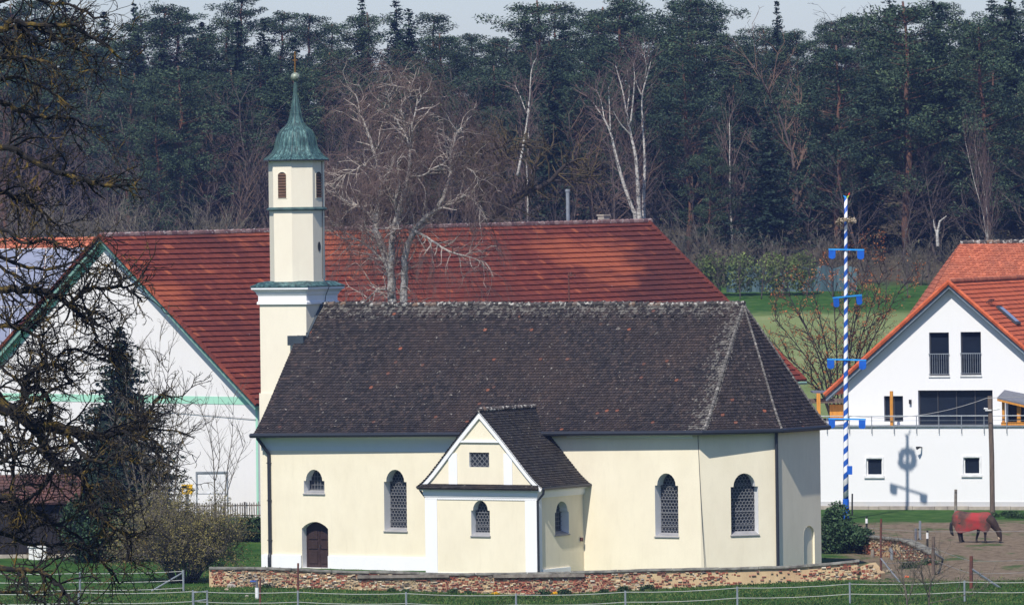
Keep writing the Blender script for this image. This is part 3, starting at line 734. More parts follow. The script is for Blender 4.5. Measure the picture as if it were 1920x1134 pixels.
def rubble_wall(name, label, path, thick, seed, redness, plasterf=lambda s: 0, group=None, cap=True, capskip=()):
    # path: list of (x, y, zbase, ztop)
    root = thing(name, label, 'wall', path[0][:2]+(path[0][2],), 0, group)
    o = Vector(root.location); rng = random.Random(seed)
    Ls = [0]
    for a, c in zip(path, path[1:]): Ls.append(Ls[-1]+math.hypot(c[0]-a[0], c[1]-a[1]))
    def at(s):
        s = min(max(s, 0), Ls[-1]-1e-6)
        for i in range(len(path)-1):
            if s <= Ls[i+1]:
                t = (s-Ls[i])/(Ls[i+1]-Ls[i]); a, c = path[i], path[i+1]
                d = Vector((c[0]-a[0], c[1]-a[1], 0)).normalized()
                return Vector((lerp(a[0], c[0], t), lerp(a[1], c[1], t), 0)), lerp(a[2], c[2], t), lerp(a[3], c[3], t), d
    core = MB(); cream = MB(); red = MB(); plas = MB()
    s = 0
    sec = []
    while s <= Ls[-1]+.001:
        p, zb, zt, d = at(s); nn = Vector((d.y, -d.x, 0)); sec.append((p, zb, zt, nn, d)); s += .5
    n_ = len(sec); vs_ = []
    for p, zb, zt, nn, d in sec:
        for off, z in ((.0, zb-.5), (.0, zt-.06), (-thick, zt-.06), (-thick, zb-.5)): vs_.append(p+nn*off+Vector((0,0,z))-o)
    core.add(vs_, [(i*4+k, i*4+(k+1) % 4, (i+1)*4+(k+1) % 4, (i+1)*4+k) for i in range(n_-1) for k in range(4)]+[(0,1,2,3), (n_*4-1, n_*4-2, n_*4-3, n_*4-4)])
    z = -.15; row = 0
    zmax = max(p[3]-p[2] for p in path)
    while z < zmax:
        h = rng.uniform(.04, .078); s = rng.random()*.2
        while s < Ls[-1]-.1:
            L = rng.uniform(.07, .23)
            p, zb, zt, d = at(s+L/2); nn = Vector((d.y, -d.x, 0))
            zz = zb+z
            if zz+h < zt-.05 and zz > zb-.3:
                pf = plasterf(s+.6*math.sin(zz*5+s*1.3))
                rr = redness(s)+.32*math.sin(s*1.9+zz*2.2)+.22*math.sin(s*5.3+1)
                isred = rng.random() < rr
                if rng.random() < pf: pr = -.03
                else: pr = rng.uniform(.0, .085)
                if rng.random() < .05: pr = -.08
                tgt = red if isred else cream
                jj = lambda: rng.uniform(-.018, .018)
                a = p-d*(L/2-.014); c = p+d*(L/2-.014)
                f0 = nn*pr; bk = -nn*.05
                q = [a+f0+Vector((0,0,zz+.006+jj())), c+f0+Vector((0,0,zz+.006+jj())), c+f0*rng.uniform(.7,1)+Vector((0,0,zz+h-.006+jj())), a+f0*rng.uniform(.7,1)+Vector((0,0,zz+h-.006+jj()))]
                q2 = [a+bk+Vector((0,0,zz)), c+bk+Vector((0,0,zz)), c+bk+Vector((0,0,zz+h)), a+bk+Vector((0,0,zz+h))]
                if pr > -.05: tgt.add([v-o for v in q+q2], [(0,1,2,3), (0,4,5,1), (1,5,6,2), (2,6,7,3), (3,7,4,0)])
            s += L+rng.uniform(.0, .02)
        z += h+.006; row += 1
    core.build('wall_core', M['mortar'], root); cream.build('brickwork', M['walling'], root); red.build('brickwork', M['redwalling'], root, label='red brick parts of the wall')
    if cap:
        cp = MB(); s = 0
        while s < Ls[-1]-.2:
            L = rng.uniform(1.6, 2.6); e_ = min(Ls[-1], s+L)
            if not any(a < (s+e_)/2 < c for a, c in capskip):
                jz = rng.uniform(-.015, .015)
                N = 5; vv = []
                for i in range(N+1):
                    p, zb, zt, d = at(lerp(s, e_-.02, i/N)); nn = Vector((d.y, -d.x, 0)); zt += jz+rng.uniform(-.008, .008)
                    for off, dz in ((.10, -.07), (.09, -.005), (-.1, .035), (-thick-.07, 0), (-thick-.08, -.07)): vv.append(p+nn*off+Vector((0,0,zt+dz))-o)
                cp.add(vv, [(i*5+k, i*5+(k+1) % 5, (i+1)*5+(k+1) % 5, (i+1)*5+k) for i in range(N) for k in range(5)]+[(0,1,2,3,4), (N*5+4, N*5+3, N*5+2, N*5+1, N*5)])
            s = e_
        cp.build('coping', M['coping'], root)
    return root
path = []
for (x, yt, yb) in ((392, 1064, 1100), (500, 1064, 1104), (640, 1070, 1108), (750, 1072, 1111), (840, 1075, 1115), (960, 1074, 1117), (1100, 1071, 1115), (1240, 1067, 1106), (1380, 1064, 1102), (1480, 1061, 1092), (1560, 1056, 1088), (1612, 1050, 1086)):
    a, c = P(x, yt, WALLY), P(x, yb, WALLY); path.append((a.x, WALLY, c.z, a.z))
ipx = lambda s: 392+s/31.4*1290
gw = rubble_wall('garden_wall', 'low crumbling brick and rubble wall in front of the church with grey coping', path, .35, 21,
    lambda s: interp(ipx(s), [(392, .7), (430, .15), (600, .15), (635, .7), (650, .2), (740, .3), (800, .45), (900, .7), (1060, .65), (1200, .5), (1260, .6), (1330, .75), (1400, .6), (1600, .7)]),
    lambda s: interp(ipx(s), [(392, 0), (1180, 0), (1250, .45), (1330, .35), (1375, .8), (1490, .75), (1530, .45), (1612, .3)]))
pl_ = MB()     # old boards resting under the coping
for x0, x1, y in ((670, 842, 1078), (925, 1096, 1077)):
    a, c = P(x0, y, WALLY-.16), P(x1, y-2, WALLY-.16); pl_ = MB(); o = Vector(gw.location)
    pl_.prism([a-o, c-o, c-o+Vector((0,0,-.14)), a-o+Vector((0,0,-.14))], (0, .05, 0)); pl_.build('edge_board', M['greywood'], gw)
# crumbled end pier and the returning wall with ivy
pe = [P(1612, 1052, 284.1), P(1650, 1046, 283.6)]
rubble_wall('broken_wall_end', 'collapsed stone end of the low wall beside leaning metal brace', [(pe[0].x, 284.1, 0, .62), ((pe[0].x+pe[1].x)/2, 283.9, 0, .80), (pe[1].x, 283.6, 0, .30)], .5, 31, lambda s: .15, cap=False)
a = P(1560, 1000, 312); b1 = P(1628, 1004, 305); b2 = P(1692, 1010, 300); b3 = P(1744, 1036, 295)
rubble_wall('return_wall', 'ruined brick wall with sloping coping running from the ivy to the paddock', [(a.x, 312, 0, .95), (b1.x, 305, 0, b1.z), (b2.x, 300, 0, b2.z), (b3.x, 295, -.05, b3.z)], .4, 41, lambda s: .45, lambda s: interp(s, [(0, 0), (7, .1), (9, .7), (11, .6), (13, .1)]))
rng = random.Random(8)
def rubble_stone(p, r, m_, seed, label):
    rr = random.Random(seed); bm = bmesh.new(); bmesh.ops.create_icosphere(bm, subdivisions=2, radius=r)
    for v in bm.verts: v.co *= 1+rr.uniform(-.22, .22); v.co.z *= .6
    me = bpy.data.meshes.new('stone'); bm.to_mesh(me); bm.free(); me.materials.append(m_)
    o = bpy.data.objects.new('fallen_stone', me); COL.objects.link(o); o.location = p; return tag(o, label, 'stone', 'fallen stones by the garden wall')
for i, (x, y, r_, mk, lb) in enumerate(((407, 1098, .13, 'redwalling', 'small red brick lump in the grass left of the water tap'), (433, 1101, .20, 'stone', 'largest pale fallen stone lying in grass left of the water tap'), (425, 1106, .1, 'redwalling', 'reddish stone lying beside the largest pale fallen stone'),
        (463, 1118, .09, 'stone', 'flat pale stone in the grass just left of the tap'), (1668, 1072, .16, 'redwalling', 'orange brick lump below the collapsed wall end'), (1700, 1082, .1, 'orangetile', 'orange tile fragment in the mud by the leaning brace'))):
    D = 282.5 if x < 1000 else 287
    q = P(x, y, D); D2 = D
    for _ in range(12):
        q = P(x, y, D2); gz = ground_z(q.x, q.y); D2 += (q.z-gz)/ (714/11700); D2 = max(262, min(330, D2))
    q = P(x, y, D2); rubble_stone(Vector((q.x, q.y, ground_z(q.x, q.y)+r_*.3)), r_, M[mk], i, lb)
def on_ground(x, y, lo=255, hi=420):       # where the ray through a photo pixel meets the ground
    D = lo
    while D < hi:
        q = P(x, y, D)
        if q.z <= ground_z(q.x, q.y): break
        D += .25
    return Vector((q.x, q.y, ground_z(q.x, q.y)))
# ------------------------------------------------------------------ barn
bf_o = P(490, 745, 336)
bf = Frame((bf_o.x, bf_o.y), R(45))        # local x = along the ridge (right and away), local y = along the gable (left and away)
BH = 6.85; BW = 25.0; BP = 15.95; BL = 43.3
barn = thing('white_barn', 'long white barn with red tiled roof and green trimmed gable behind the church', 'barn', (bf.o.x, bf.o.y, 0), R(45))
q = MB()
wi = .30
q.add([(0, wi, -.5), (0, BW-wi, -.5), (0, BW-wi, BH+.1), (0, BW/2, BP-.15), (0, wi, BH+.1)], [(0,1,2,3,4)])
q.add([(0, wi, -.5), (BL, wi, -.5), (BL, wi, BH+.1), (0, wi, BH+.1), (0, BW-wi, -.5), (BL, BW-wi, -.5), (BL, BW-wi, BH+.1), (0, BW-wi, BH+.1)], [(0,1,2,3), (4,5,6,7)])
q.add([(BL, wi, -.5), (BL, BW-wi, -.5), (BL, BW-wi, BH+.1), (BL, BW/2, BP+.1), (BL, wi, BH+.1)], [(0,1,2,3,4)])
bw = q.build('wall', M['barnwhite'], barn)
q = MB()
zb0, zb1 = bf.loc(340, 756, u=0).z, bf.loc(340, 742, u=0).z
q.box(-.02, -.002, wi+.02, BW-wi, zb0, zb1)
sl = (BP-BH)/(BW/2)
for s in (0, 1):           # green band under each verge
    f = (lambda v: v) if s == 0 else (lambda v: BW-v)
    pts = [(wi, BH+.05), (BW/2, BP-.28), (BW/2, BP-.72), (wi+.6, BH+.02+.0)]
    q.add([(-.022, f(v), z) for v, z in pts], [(0,1,2,3)])
q.box(-.02, -.002, wi, wi+.16, -.5, zb0)
q.build('green_trim', M['mint'], bw)
q = MB()
for s in (0, 1):
    f = (lambda v: v) if s == 0 else (lambda v: BW-v)
    a = [(f(-.15), BH-.16), (f(BW/2), BP-.16), (f(BW/2), BP-.34), (f(.1), BH-.32)]
    q.prism([(-.42, v, z) for v, z in a], (.06, 0, 0)); q.prism([(-.36, v, z) for v, z in [(f(-.15), BH-.14), (f(BW/2), BP-.14), (f(BW/2), BP-.17), (f(-.15), BH-.17)]], (.36, 0, 0))
q.build('verge_board', M['mintdark'], barn)
q = MB(); flat = lambda t: t
x0, x1 = -.45, BL
S = tile_face(q, (x0, -.15, BH-.08), (x1, -.15, BH+.1), (x0, BW/2, BP), (x1, BW/2, BP+.42), .47, .30, thick=.10, g=flat, seed=51, round_=False, jit=.5, sag=.12)
tile_face(q, (x1, BW+.15, BH+.1), (x0, BW+.15, BH-.08), (x1, BW/2, BP+.42), (x0, BW/2, BP), .43, .60, thick=.05, g=flat, seed=52, round_=False)
br = q.build('roof', M['barntile'], barn)
q = MB(); x = x0
while x < x1:
    z = lerp(BP, BP+.42, (x-x0)/(x1-x0)); q.tube([(x, BW/2, z+.02), (x+.42, BW/2, z+.05)], [.14, .17], 7); x += .4
M['barnridge'] = mat_island('mauve_ridge_tile', [(0, (.09, .05, .055)), (.6, (.16, .09, .085)), (1, (.24, .17, .16))], spots=.6, spot_c=(.3, .26, .25))
q.build('ridge_tiles', M['barnridge'], br)
for s in (0, 1):
    for xx in ((x0-.02,) if s else (x0-.02, x1+.02)):
        q = MB()
        for i in range(34):
            t0, t1 = i/34, (i+1.06)/34
            v0, v1 = lerp(-.15, BW/2, t0), lerp(-.15, BW/2, t1)
            if s: v0, v1 = BW-v0, BW-v1
            dz = .5 if xx > 1 else 0
            z0 = lerp(BH-.05, BP+.03, t0)+dz*lerp(.35, 1, t0)*.9; z1 = lerp(BH-.05, BP+.03, t1)+dz*lerp(.35, 1, t1)*.9
            q.tube([(xx, v0, z0), (xx, v1, z1)], [.13, .11], 5)
        q.build('verge_tiles', M['barntile'], br)
q = MB(); q.tube([(0.0, -.22, BH-.2), (BL, -.22, BH-.05)], .09, 6); q.build('gutter', M['mintdark'], barn)
def flue(x, y, x2, yt, r_, label_name, mt):
    p = bf.loc(x, y, v=BW/2+1.5); q = MB(); pt = bf.loc(x2, yt, v=BW/2+1.5)
    q.tube([(p.x, BW/2+1.5, p.z-2), (p.x, BW/2+1.5, pt.z)], r_, 8); q.tube([(p.x, BW/2+1.5, pt.z-.05), (p.x, BW/2+1.5, pt.z+.1)], r_*1.35, 8); return q.build(label_name, mt, barn)
flue(1065, 410, 1065, 358, .11, 'flue_pipe', M['galv'])
p = bf.loc(1133, 408, v=BW/2+1.2); q = MB(); q.box(p.x-.25, p.x+.25, BW/2+1.0, BW/2+1.5, p.z-1.5, p.z+.10); q.box(p.x-.3, p.x+.3, BW/2+.95, BW/2+1.55, p.z+.10, p.z+.18); q.build('chimney', M['stone'], barn)
# cable on the barn gable
q = MB(); q.tube([(-.05, .4, 6.0), (-.05, 8, 6.35), (-.05, 14, 6.5)], .015, 4); q.build('wall_cable', M['thinwire'], barn)
# ------------------------------------------------------------------ post box and notice board behind the fence
p = P(351, 917, 333); bx = thing('post_box', 'yellow post box on a pedestal before the barn wall', 'post box', (p.x, 333, ground_z(p.x, 333)))
h_ = p.z-ground_z(p.x, 333); q = MB(); q.box(-.09, .09, -.06, .06, 0, h_-.2); q.build('pedestal', M['galv'], bx)
q = MB(); q.box(-.28, .28, -.16, .16, h_-.25, h_+.2); q.box(-.30, .30, -.18, .18, h_+.2, h_+.26); q.box(-.2, .2, -.175, -.16, h_+.08, h_+.13); q.build('box_body', M['yellow'], bx)
q = MB(); q.box(-.19, .02, -.168, -.16, h_-.12, h_+.04); q.build('label_plate', M['plastic'], bx)
p0, p1 = P(370, 887, 334), P(425, 924, 334); cx_ = (p0.x+p1.x)/2; gz = ground_z(cx_, 334)
nb = thing('notice_board', 'empty white notice board in a grey metal frame near the fence', 'notice board', (cx_, 334, gz))
hw = (p1.x-p0.x)/2; zt, zb_ = p0.z-gz, p1.z-gz
q = MB(); q.box(-hw, hw, 0, .05, zb_, zt); q.build('panel', M['pvc'], nb)
q = MB(); q.box(-hw-.09, -hw, -.05, .1, zb_-.05, zt+.09); q.box(hw, hw+.09, -.05, .1, zb_-.05, zt+.09); q.box(-hw, hw, -.05, .1, zt, zt+.09); q.box(-hw, hw, -.05, .1, zb_-.05, zb_); q.build('frame', M['galv'], nb)
for s in (-1, 1): q = MB(); q.box(s*(hw+.045)-.04, s*(hw+.045)+.04, -.03, .07, 0, zb_-.05); q.build('leg', M['galv'], nb)
# paling fence
fx0, fx1 = P(330, 960, 329).x, P(498, 960, 329).x
pf = thing('paling_fence', 'weathered wooden paling fence on the bank left of the church', 'fence', ((fx0+fx1)/2, 329, ground_z((fx0+fx1)/2, 329)))
ox, oz = pf.location.x, pf.location.z; x = fx0; rng = random.Random(9); q = MB()
while x < fx1:
    z0 = ground_z(x, 329)-oz; h = 1.0+rng.uniform(-.05, .05); tl = rng.uniform(-.015, .015)
    q.add([(x-ox+dx+tl*(z > .5), yy, z0+z) for yy in (-.012, .012) for dx, z in ((-.03, 0), (.03, 0), (.03, h-.07), (0, h), (-.03, h-.07))], [(0,1,2,3,4), (9,8,7,6,5)]+[(i, i+5, (i+1) % 5+5, (i+1) % 5) for i in range(5)])
    x += .125
q.build('palings', M['greywood'], pf)
for zz in (.25, .78):
    q = MB(); q.prism([(fx0-ox, .014, ground_z(fx0, 329)-oz+zz), (fx1-ox, .014, ground_z(fx1, 329)-oz+zz), (fx1-ox, .014, ground_z(fx1, 329)-oz+zz+.07), (fx0-ox, .014, ground_z(fx0, 329)-oz+zz+.07)], (0, .04, 0)); q.build('rail', M['greywood'], pf)
for k in range(3):
    x = lerp(fx0+.6, fx1-1.1, k/2); q = MB(); q.box(x-ox-.05, x-ox+.05, .05, .14, ground_z(x, 329)-oz-.2, ground_z(x, 329)-oz+1.0); q.build('post', M['wood'], pf)
# ------------------------------------------------------------------ solar roof building far left
p = P(178, 449, 392); sb = thing('solar_barn', 'farm building with blue grey solar panels on its roof, left edge', 'building', (p.x, 392, 0))
RZ = p.z; q = MB(); X0, X1 = -40, 3.0
tile_face(q, (X0, -12, RZ-8.0), (X1, -12, RZ-8.0), (X0, 0, RZ), (X1, 0, RZ), .4, .4, g=flat, seed=61, round_=False)
tile_face(q, (X1, 12, RZ-8.0), (X0, 12, RZ-8.0), (X1, 0, RZ), (X0, 0, RZ), .6, 1.2, g=flat, seed=62, round_=False)
for i in range(100): q.tube([(X1-i*.43-.43, 0, RZ+.02), (X1-i*.43, 0, RZ+.05)], .14, 5)
q.build('roof', M['orangetile_old'], sb)
q = MB(); q.box(X0+.3, X1-.3, -11.6, 11.6, 0, RZ-7.9); q.add([(X1-.3, -11.6, RZ-7.9), (X1-.3, 11.6, RZ-7.9), (X1-.3, 0, RZ-.2)], [(0,1,2)]); q.build('wall', M['barnwhite'], sb)
m, n, l, b = nodes('solar_glass'); b.inputs['Roughness'].default_value = .22; b.inputs['Specular IOR Level'].default_value = .8
l.new(ramp(n, l, noise(n, l, .5, 3, objco(n)), [(.3, (.19, .21, .28)), (.7, (.27, .29, .36))]), b.inputs['Base Color']); M['solar'] = m
nn = Vector((0, -8, 12)).normalized()
for r_ in range(6):
    for c in range(11):
        xa = X1-2.6-c*1.72; t0 = .08+r_*.148
        y0, y1 = -12*t0, -12*(t0+.14); z0, z1 = RZ-8*t0, RZ-8*(t0+.14)
        q = MB(); q.add([Vector(v)+nn*.14 for v in ((xa-1.62, y0, z0), (xa, y0, z0), (xa, y1, z1), (xa-1.62, y1, z1))]+[Vector(v)+nn*.10 for v in ((xa-1.62, y0, z0), (xa, y0, z0), (xa, y1, z1), (xa-1.62, y1, z1))],
              [(0,1,2,3), (0,4,5,1), (1,5,6,2), (2,6,7,3), (3,7,4,0)])
        pn = q.build('solar_panel', M['solar'], sb)
        q = MB(); 
        for a, c2_ in (((xa-1.65, y0, z0), (xa+.03, y0, z0)), ((xa-1.65, y0, z0), (xa-1.65, y1, z1))): q.tube([Vector(a)+nn*.15, Vector(c2_)+nn*.15], .03, 4)
        q.build('panel_frame', M['plastic'], pn)
# ------------------------------------------------------------------ brown tiled shed, lower left
p = P(60, 943, 311); rz_ = P(60, 888, 314).z
sh = thing('wooden_shed', 'dark wooden shed with brown tiled roof, lower left behind the branches', 'shed', (p.x, 311, 0))
EV = p.z; q = MB(); xr = P(150, 940, 311).x-p.x; xl = -9
tile_face(q, (xl, -.4, EV), (xr, -.4, EV), (xl, 2.2, rz_), (xr, 2.2, rz_), .3, .25, g=flat, seed=71, round_=False)
tile_face(q, (xr, 4.8, EV), (xl, 4.8, EV), (xr, 2.2, rz_), (xl, 2.2, rz_), .4, .5, g=flat, seed=72, round_=False)
q.build('roof', M['shedtile'], sh)
q = MB(); x = xl+.2
while x < xr-.3: q.box(x, x+.19, 0, .03, .25, EV-.02); x += .2
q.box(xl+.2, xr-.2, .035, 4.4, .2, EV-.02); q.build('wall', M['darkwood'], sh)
q = MB(); q.box(xl+.1, xr-.1, -.05, 4.5, -.2, .2); q.build('foundation', M['stone'], sh)
a = P(72, 1040, 309.5); tag_o = MB(); tag_o.box(-.45, .4, -.3, .3, 0, .62); tag_o.box(-.5, .45, -.35, .35, .62, .68); o = tag_o.build('water_tank', M['plastic']); o.location = (a.x, 309.5, ground_z(a.x, 309.5)); tag(o, 'white box shaped water tank standing in front of the dark shed', 'tank')
# ------------------------------------------------------------------ white house on the right
hf_o = P(1723, 900, 351)
HF = Frame((hf_o.x, hf_o.y), R(-18))
house = thing('white_house', 'white gabled house with orange roof, dark windows and railed terrace', 'house', (HF.o.x, HF.o.y, 0), R(-18))
def hp(x, y, v=0): q = HF.loc(x, y, v=v); return q.x, q.z
SH = Plane((0, 0, 0), (1, 0, 0), (0, 1, 0))
zbase = hp(1723, 957)[1]; _, zter = hp(1723, 800)
xl = -8.5; xr = 13
def rect(x0, y0, x1, y1, v=0):
    a, c = hp(x0, y1, v), hp(x1, y0, v); return [(a[0], a[1]), (c[0], a[1]), (c[0], c[1]), (a[0], c[1])]
lw = [rect(1625, 859, 1654, 891), rect(1807, 857, 1837, 889)]
q = MB(); wall_sheet(q, SH, [(xl, -.6), (xr, -.6), (xr, zter), (xl, zter)], lw)
q.add([(xl, 0, -.6), (xl, 14, -.6), (xl, 14, zter), (xl, 0, zter), (xr, 0, -.6), (xr, 14, -.6), (xr, 14, zter), (xr, 0, zter)], [(0,1,2,3), (4,5,6,7), (3,2,6,7)])
ter = q.build('lower_storey', M['housewhite'], house)
q = MB(); q.box(xl, xr, -.03, -.002, -.6, hp(1723, 940)[1]); q.build('base_band', plaster('grey_base_render', (.50, .50, .51)), house)
q = MB(); 
rng = random.Random(4); x = xl
while x < xr: L = rng.uniform(.4, 1.5); q.box(x, x+L-.02, -.14, -.035, -.6, hp(1723, 948)[1]+rng.uniform(-.02, .0)); x += L
q.build('foundation', M['stone'], house)
GV = 1.6                    # gable wall stands back behind the terrace
pk = hp(1783, 529, GV); evl = hp(1551, 740, GV)
wl = hp(1591, 740, GV)[0]; hwid = pk[0]-wl; RW = pk[0]-evl[0]; slp = (pk[1]-evl[1])/RW
wz = pk[1]-.25-hwid*slp
outer = [(wl, zter-.2), (pk[0]+hwid, zter-.2), (pk[0]+hwid, wz), (pk[0], pk[1]-.22), (wl, wz)]
SG = Plane((0, GV, 0), (1, 0, 0), (0, 1, 0))
gw_ = [rect(1743, 623, 1779, 704, GV), rect(1802, 622, 1839, 703, GV)]
bigd = rect(1722, 731, 1861, 799, GV); smw = rect(1658, 742, 1693, 790, GV)
bigd = [(bigd[0][0], zter+.02), (bigd[1][0], zter+.02), bigd[2], bigd[3]]
rw = rect(1890, 752, 1935, 792, GV)
q = MB(); wall_sheet(q, SG, outer, gw_+[bigd, smw, rw])
q.add([(wl, GV, zter), (wl, 15, zter), (wl, 15, wz), (wl, GV, wz), (pk[0]+hwid, GV, zter), (pk[0]+hwid, 15, zter), (pk[0]+hwid, 15, wz), (pk[0]+hwid, GV, wz)], [(0,1,2,3), (4,5,6,7)])
up = q.build('upper_storey', M['housewhite'], house)
def house_window(par, pl, out, dep, mull=1, frame=M['iron'], fw=.05, rail=False, label=None):
    w_ = MB(); inner = reveal(w_, pl, out, dep); wo = w_.build('window', M['housewhite'], par, label=label)
    x0, x1 = out[0][0], out[1][0]; z0, z1 = out[0][1], out[2][1]
    q = MB(); q.add([pl.p(a, z, dep-.01) for a, z in inner], [tuple(range(4))]); q.build('pane', M['hglass'], wo)
    q = MB()
    def bb(a0, a1, c0, c1, d0=.07, d1=.02):
        vv = [pl.p(a, z, dep-dd) for dd in (d0, d1) for a, z in ((a0, c0), (a1, c0), (a1, c1), (a0, c1))]; q.add(vv, [(0,1,2,3), (0,4,5,1), (1,5,6,2), (2,6,7,3), (3,7,4,0)])
    bb(x0, x0+fw, z0, z1); bb(x1-fw, x1, z0, z1); bb(x0+fw, x1-fw, z0, z0+fw); bb(x0+fw, x1-fw, z1-fw, z1)
    for i in range(1, mull): xm = lerp(x0, x1, i/mull); bb(xm-fw/2, xm+fw/2, z0+fw, z1-fw)
    q.build('window_frame', frame, wo)
    return wo
for i, o_ in enumerate(gw_):
    wo = house_window(up, SG, o_, .25, 1)
    x0, x1 = o_[0][0], o_[1][0]; z0, z1 = o_[0][1], o_[2][1]; zm = lerp(z0, z1, .5)
    q = MB(); q.box(x0-.03, x1+.03, GV-.1, GV-.05, zm-.02, zm+.03); q.box(x0-.03, x1+.03, GV-.1, GV-.05, z0+.08, z0+.11)
    x = x0+.06
    while x < x1: q.box(x, x+.02, GV-.085, GV-.06, z0+.11, zm-.02); x += .13
    q.build('railing', M['galv'], wo)
    q = MB(); q.box(x0-.05, x1+.05, GV-.07, GV+.05, z0-.09, z0-.005); q.build('sill', M['plastic'], wo)
house_window(up, SG, bigd, .35, 4, label='wide dark sliding terrace door')
house_window(up, SG, smw, .25, 2); house_window(up, SG, rw, .25, 2)
for o_ in lw:
    wo = house_window(ter, SH, o_, .16, 1, M['pvc'], .06)
    x0, x1 = o_[0][0], o_[1][0]; z0, z1 = o_[0][1], o_[2][1]
    q = MB(); f_ = .09; q.box(x0-f_, x0, -.05, -.003, z0-.02, z1+f_); q.box(x1, x1+f_, -.05, -.003, z0-.02, z1+f_); q.box(x0, x1, -.05, -.003, z1, z1+f_); q.box(x0-f_-.04, x1+f_+.04, -.10, -.003, z0-.14, z0-.02)
    q.build('surround', M['pvc'], wo)
# terrace edge and railing
q = MB(); q.box(xl, xr, -.10, 1.5, zter+.003, zter+.07); q.build('terrace_slab', M['galv'], house)
q = MB(); q.tube([(xl, -.08, zter+.62), (xr, -.08, zter+.62)], .025, 5); q.tube([(xl, -.08, zter+.36), (xr, -.08, zter+.36)], .012, 4)
for x in frange(xl+.6, xr, 1.3): q.box(x, x+.04, -.11, -.06, zter-.62*.6, zter+.62)
q.build('railing', M['galv'], house)
# roof
ov = .55; q = MB(); DL = 22
tile_face(q, (pk[0]-RW, GV-ov, evl[1]), (pk[0]-RW, GV+DL, evl[1]), (pk[0], GV-ov, pk[1]), (pk[0], GV+DL, pk[1]), .36, .30, thick=.05, g=flat, seed=81, round_=False, jit=.4)
tile_face(q, (pk[0]+RW, GV+DL, evl[1]), (pk[0]+RW, GV-ov, evl[1]), (pk[0], GV+DL, pk[1]), (pk[0], GV-ov, pk[1]), .36, .30, thick=.06, g=flat, seed=82, round_=False, jit=.4)
hr = q.build('roof', M['orangetile'], house)
for sx in (-1, 1):
    q = MB()
    for i in range(26):
        t0, t1 = i/26, (i+1.08)/26
        q.tube([(pk[0]+sx*RW*(1-t0), GV-ov, lerp(evl[1], pk[1], t0)+.02), (pk[0]+sx*RW*(1-t1), GV-ov, lerp(evl[1], pk[1], t1)+.02)], [.14, .125], 6)
    q.build('verge_tiles', M['orangetile'], hr)
q = MB(); y = GV-ov
while y < GV+DL: q.tube([(pk[0], y, pk[1]+.05), (pk[0], y+.45, pk[1]+.08)], [.13, .16], 7); y += .42
q.build('ridge_tiles', M['orangetile_old'], hr)
q = MB()
for sx in (-1, 1):
    a = [(0, pk[1]-.12), (RW-.05, evl[1]-.12), (RW-.05, evl[1]-.34), (0, pk[1]-.34)]
    q.prism([(pk[0]+sx*u, GV-ov+.06, z) for u, z in a], (0, ov-.065, 0))
q.build('soffit', M['soffit'], hr)
q = MB(); sn = Vector((slp, 0, 1)).normalized()
# roof window and snow hook on the right slope
def rpos(t, y): return Vector((pk[0]+RW*(1-t), y, lerp(evl[1], pk[1], t)))
sk = hp(1905, 578, GV+3)
q = MB()
pq = [rpos(.60, GV+3.2), rpos(.60, GV+4.3), rpos(.76, GV+4.3), rpos(.76, GV+3.2)]
q.prism([p+sn*.06 for p in pq], sn*.10, 0)
sw = q.build('roof_window', M['iron'], hr)
q = MB(); cen = sum(pq, Vector())/4; q.add([cen+(p-cen)*.8+sn*.18 for p in pq], [(0,1,2,3)]); q.build('pane', M['solar'], sw)
q = MB(); pp = rpos(.80, GV+2.2)
q.tube([pp+sn*.3, pp+Vector((0, 1.2, 0))+sn*.3], .035, 5); q.tube([pp+sn*.15, pp+Vector((0, 1.2, 0))+sn*.15], .03, 5)
for k in (0, .4, .8, 1.2): q.tube([pp+Vector((0, k, 0)), pp+Vector((0, k, 0))+sn*.33], .03, 4)
q.build('roof_step', M['rust'], hr)
# timber: terrace posts, canopy at the right, lean-to at the left
def hbox(mb, x0, y0, x1, y1, v0, v1): a, c = hp(x0, y1, v0), hp(x1, y0, v0); mb.box(a[0], c[0], v0, v1, a[1], c[1])
q = MB(); hbox(q, 1669, 733, 1673.5, 800, .2, .34); q.build('timber_post', M['yellowwood'], house)
q = MB(); hbox(q, 1879, 747, 1883, 797, .1, .24); q.build('timber_post', M['yellowwood'], house)
q = MB(); hbox(q, 1907, 752, 1913, 797, .1, .24); q.build('timber_post', M['yellowwood'], house)
q = MB(); hbox(q, 1877, 791, 1925, 797, .05, .095); q.build('timber_beam', M['yellowwood'], house)
q = MB(); a = hp(1872, 743, 0); c = hp(1935, 758, 0); 
q.prism([(a[0], -.3, a[1]-.12), (c[0], -.3, c[1]-.12), (c[0], 1.5, c[1]+.08+.25), (a[0], 1.5, a[1]+.25)], (0, 0, .08)); q.build('canopy_roof', M['slate'], house)
q = MB(); q.prism([(a[0], -.3, a[1]-.24), (c[0], -.3, c[1]-.24), (c[0], -.2, c[1]-.24), (a[0], -.2, a[1]-.24)], (0, 0, .115)); q.build('canopy_beam', M['yellowwood'], house)
q = MB(); hbox(q, 1704, 749, 1708, 757, GV-.16, GV-.02); q.build('wall_lamp', M['blackplastic'], up)
q = MB(); a = hp(1727, 838, -.2); q.tube([(a[0], 0, a[1]-.02), (a[0]-.05, -.35, a[1]), (a[0]-.2, -.45, a[1]-.05)], [.03, .05, .10], 8); q.build('flood_lamp', M['blackplastic'], house)
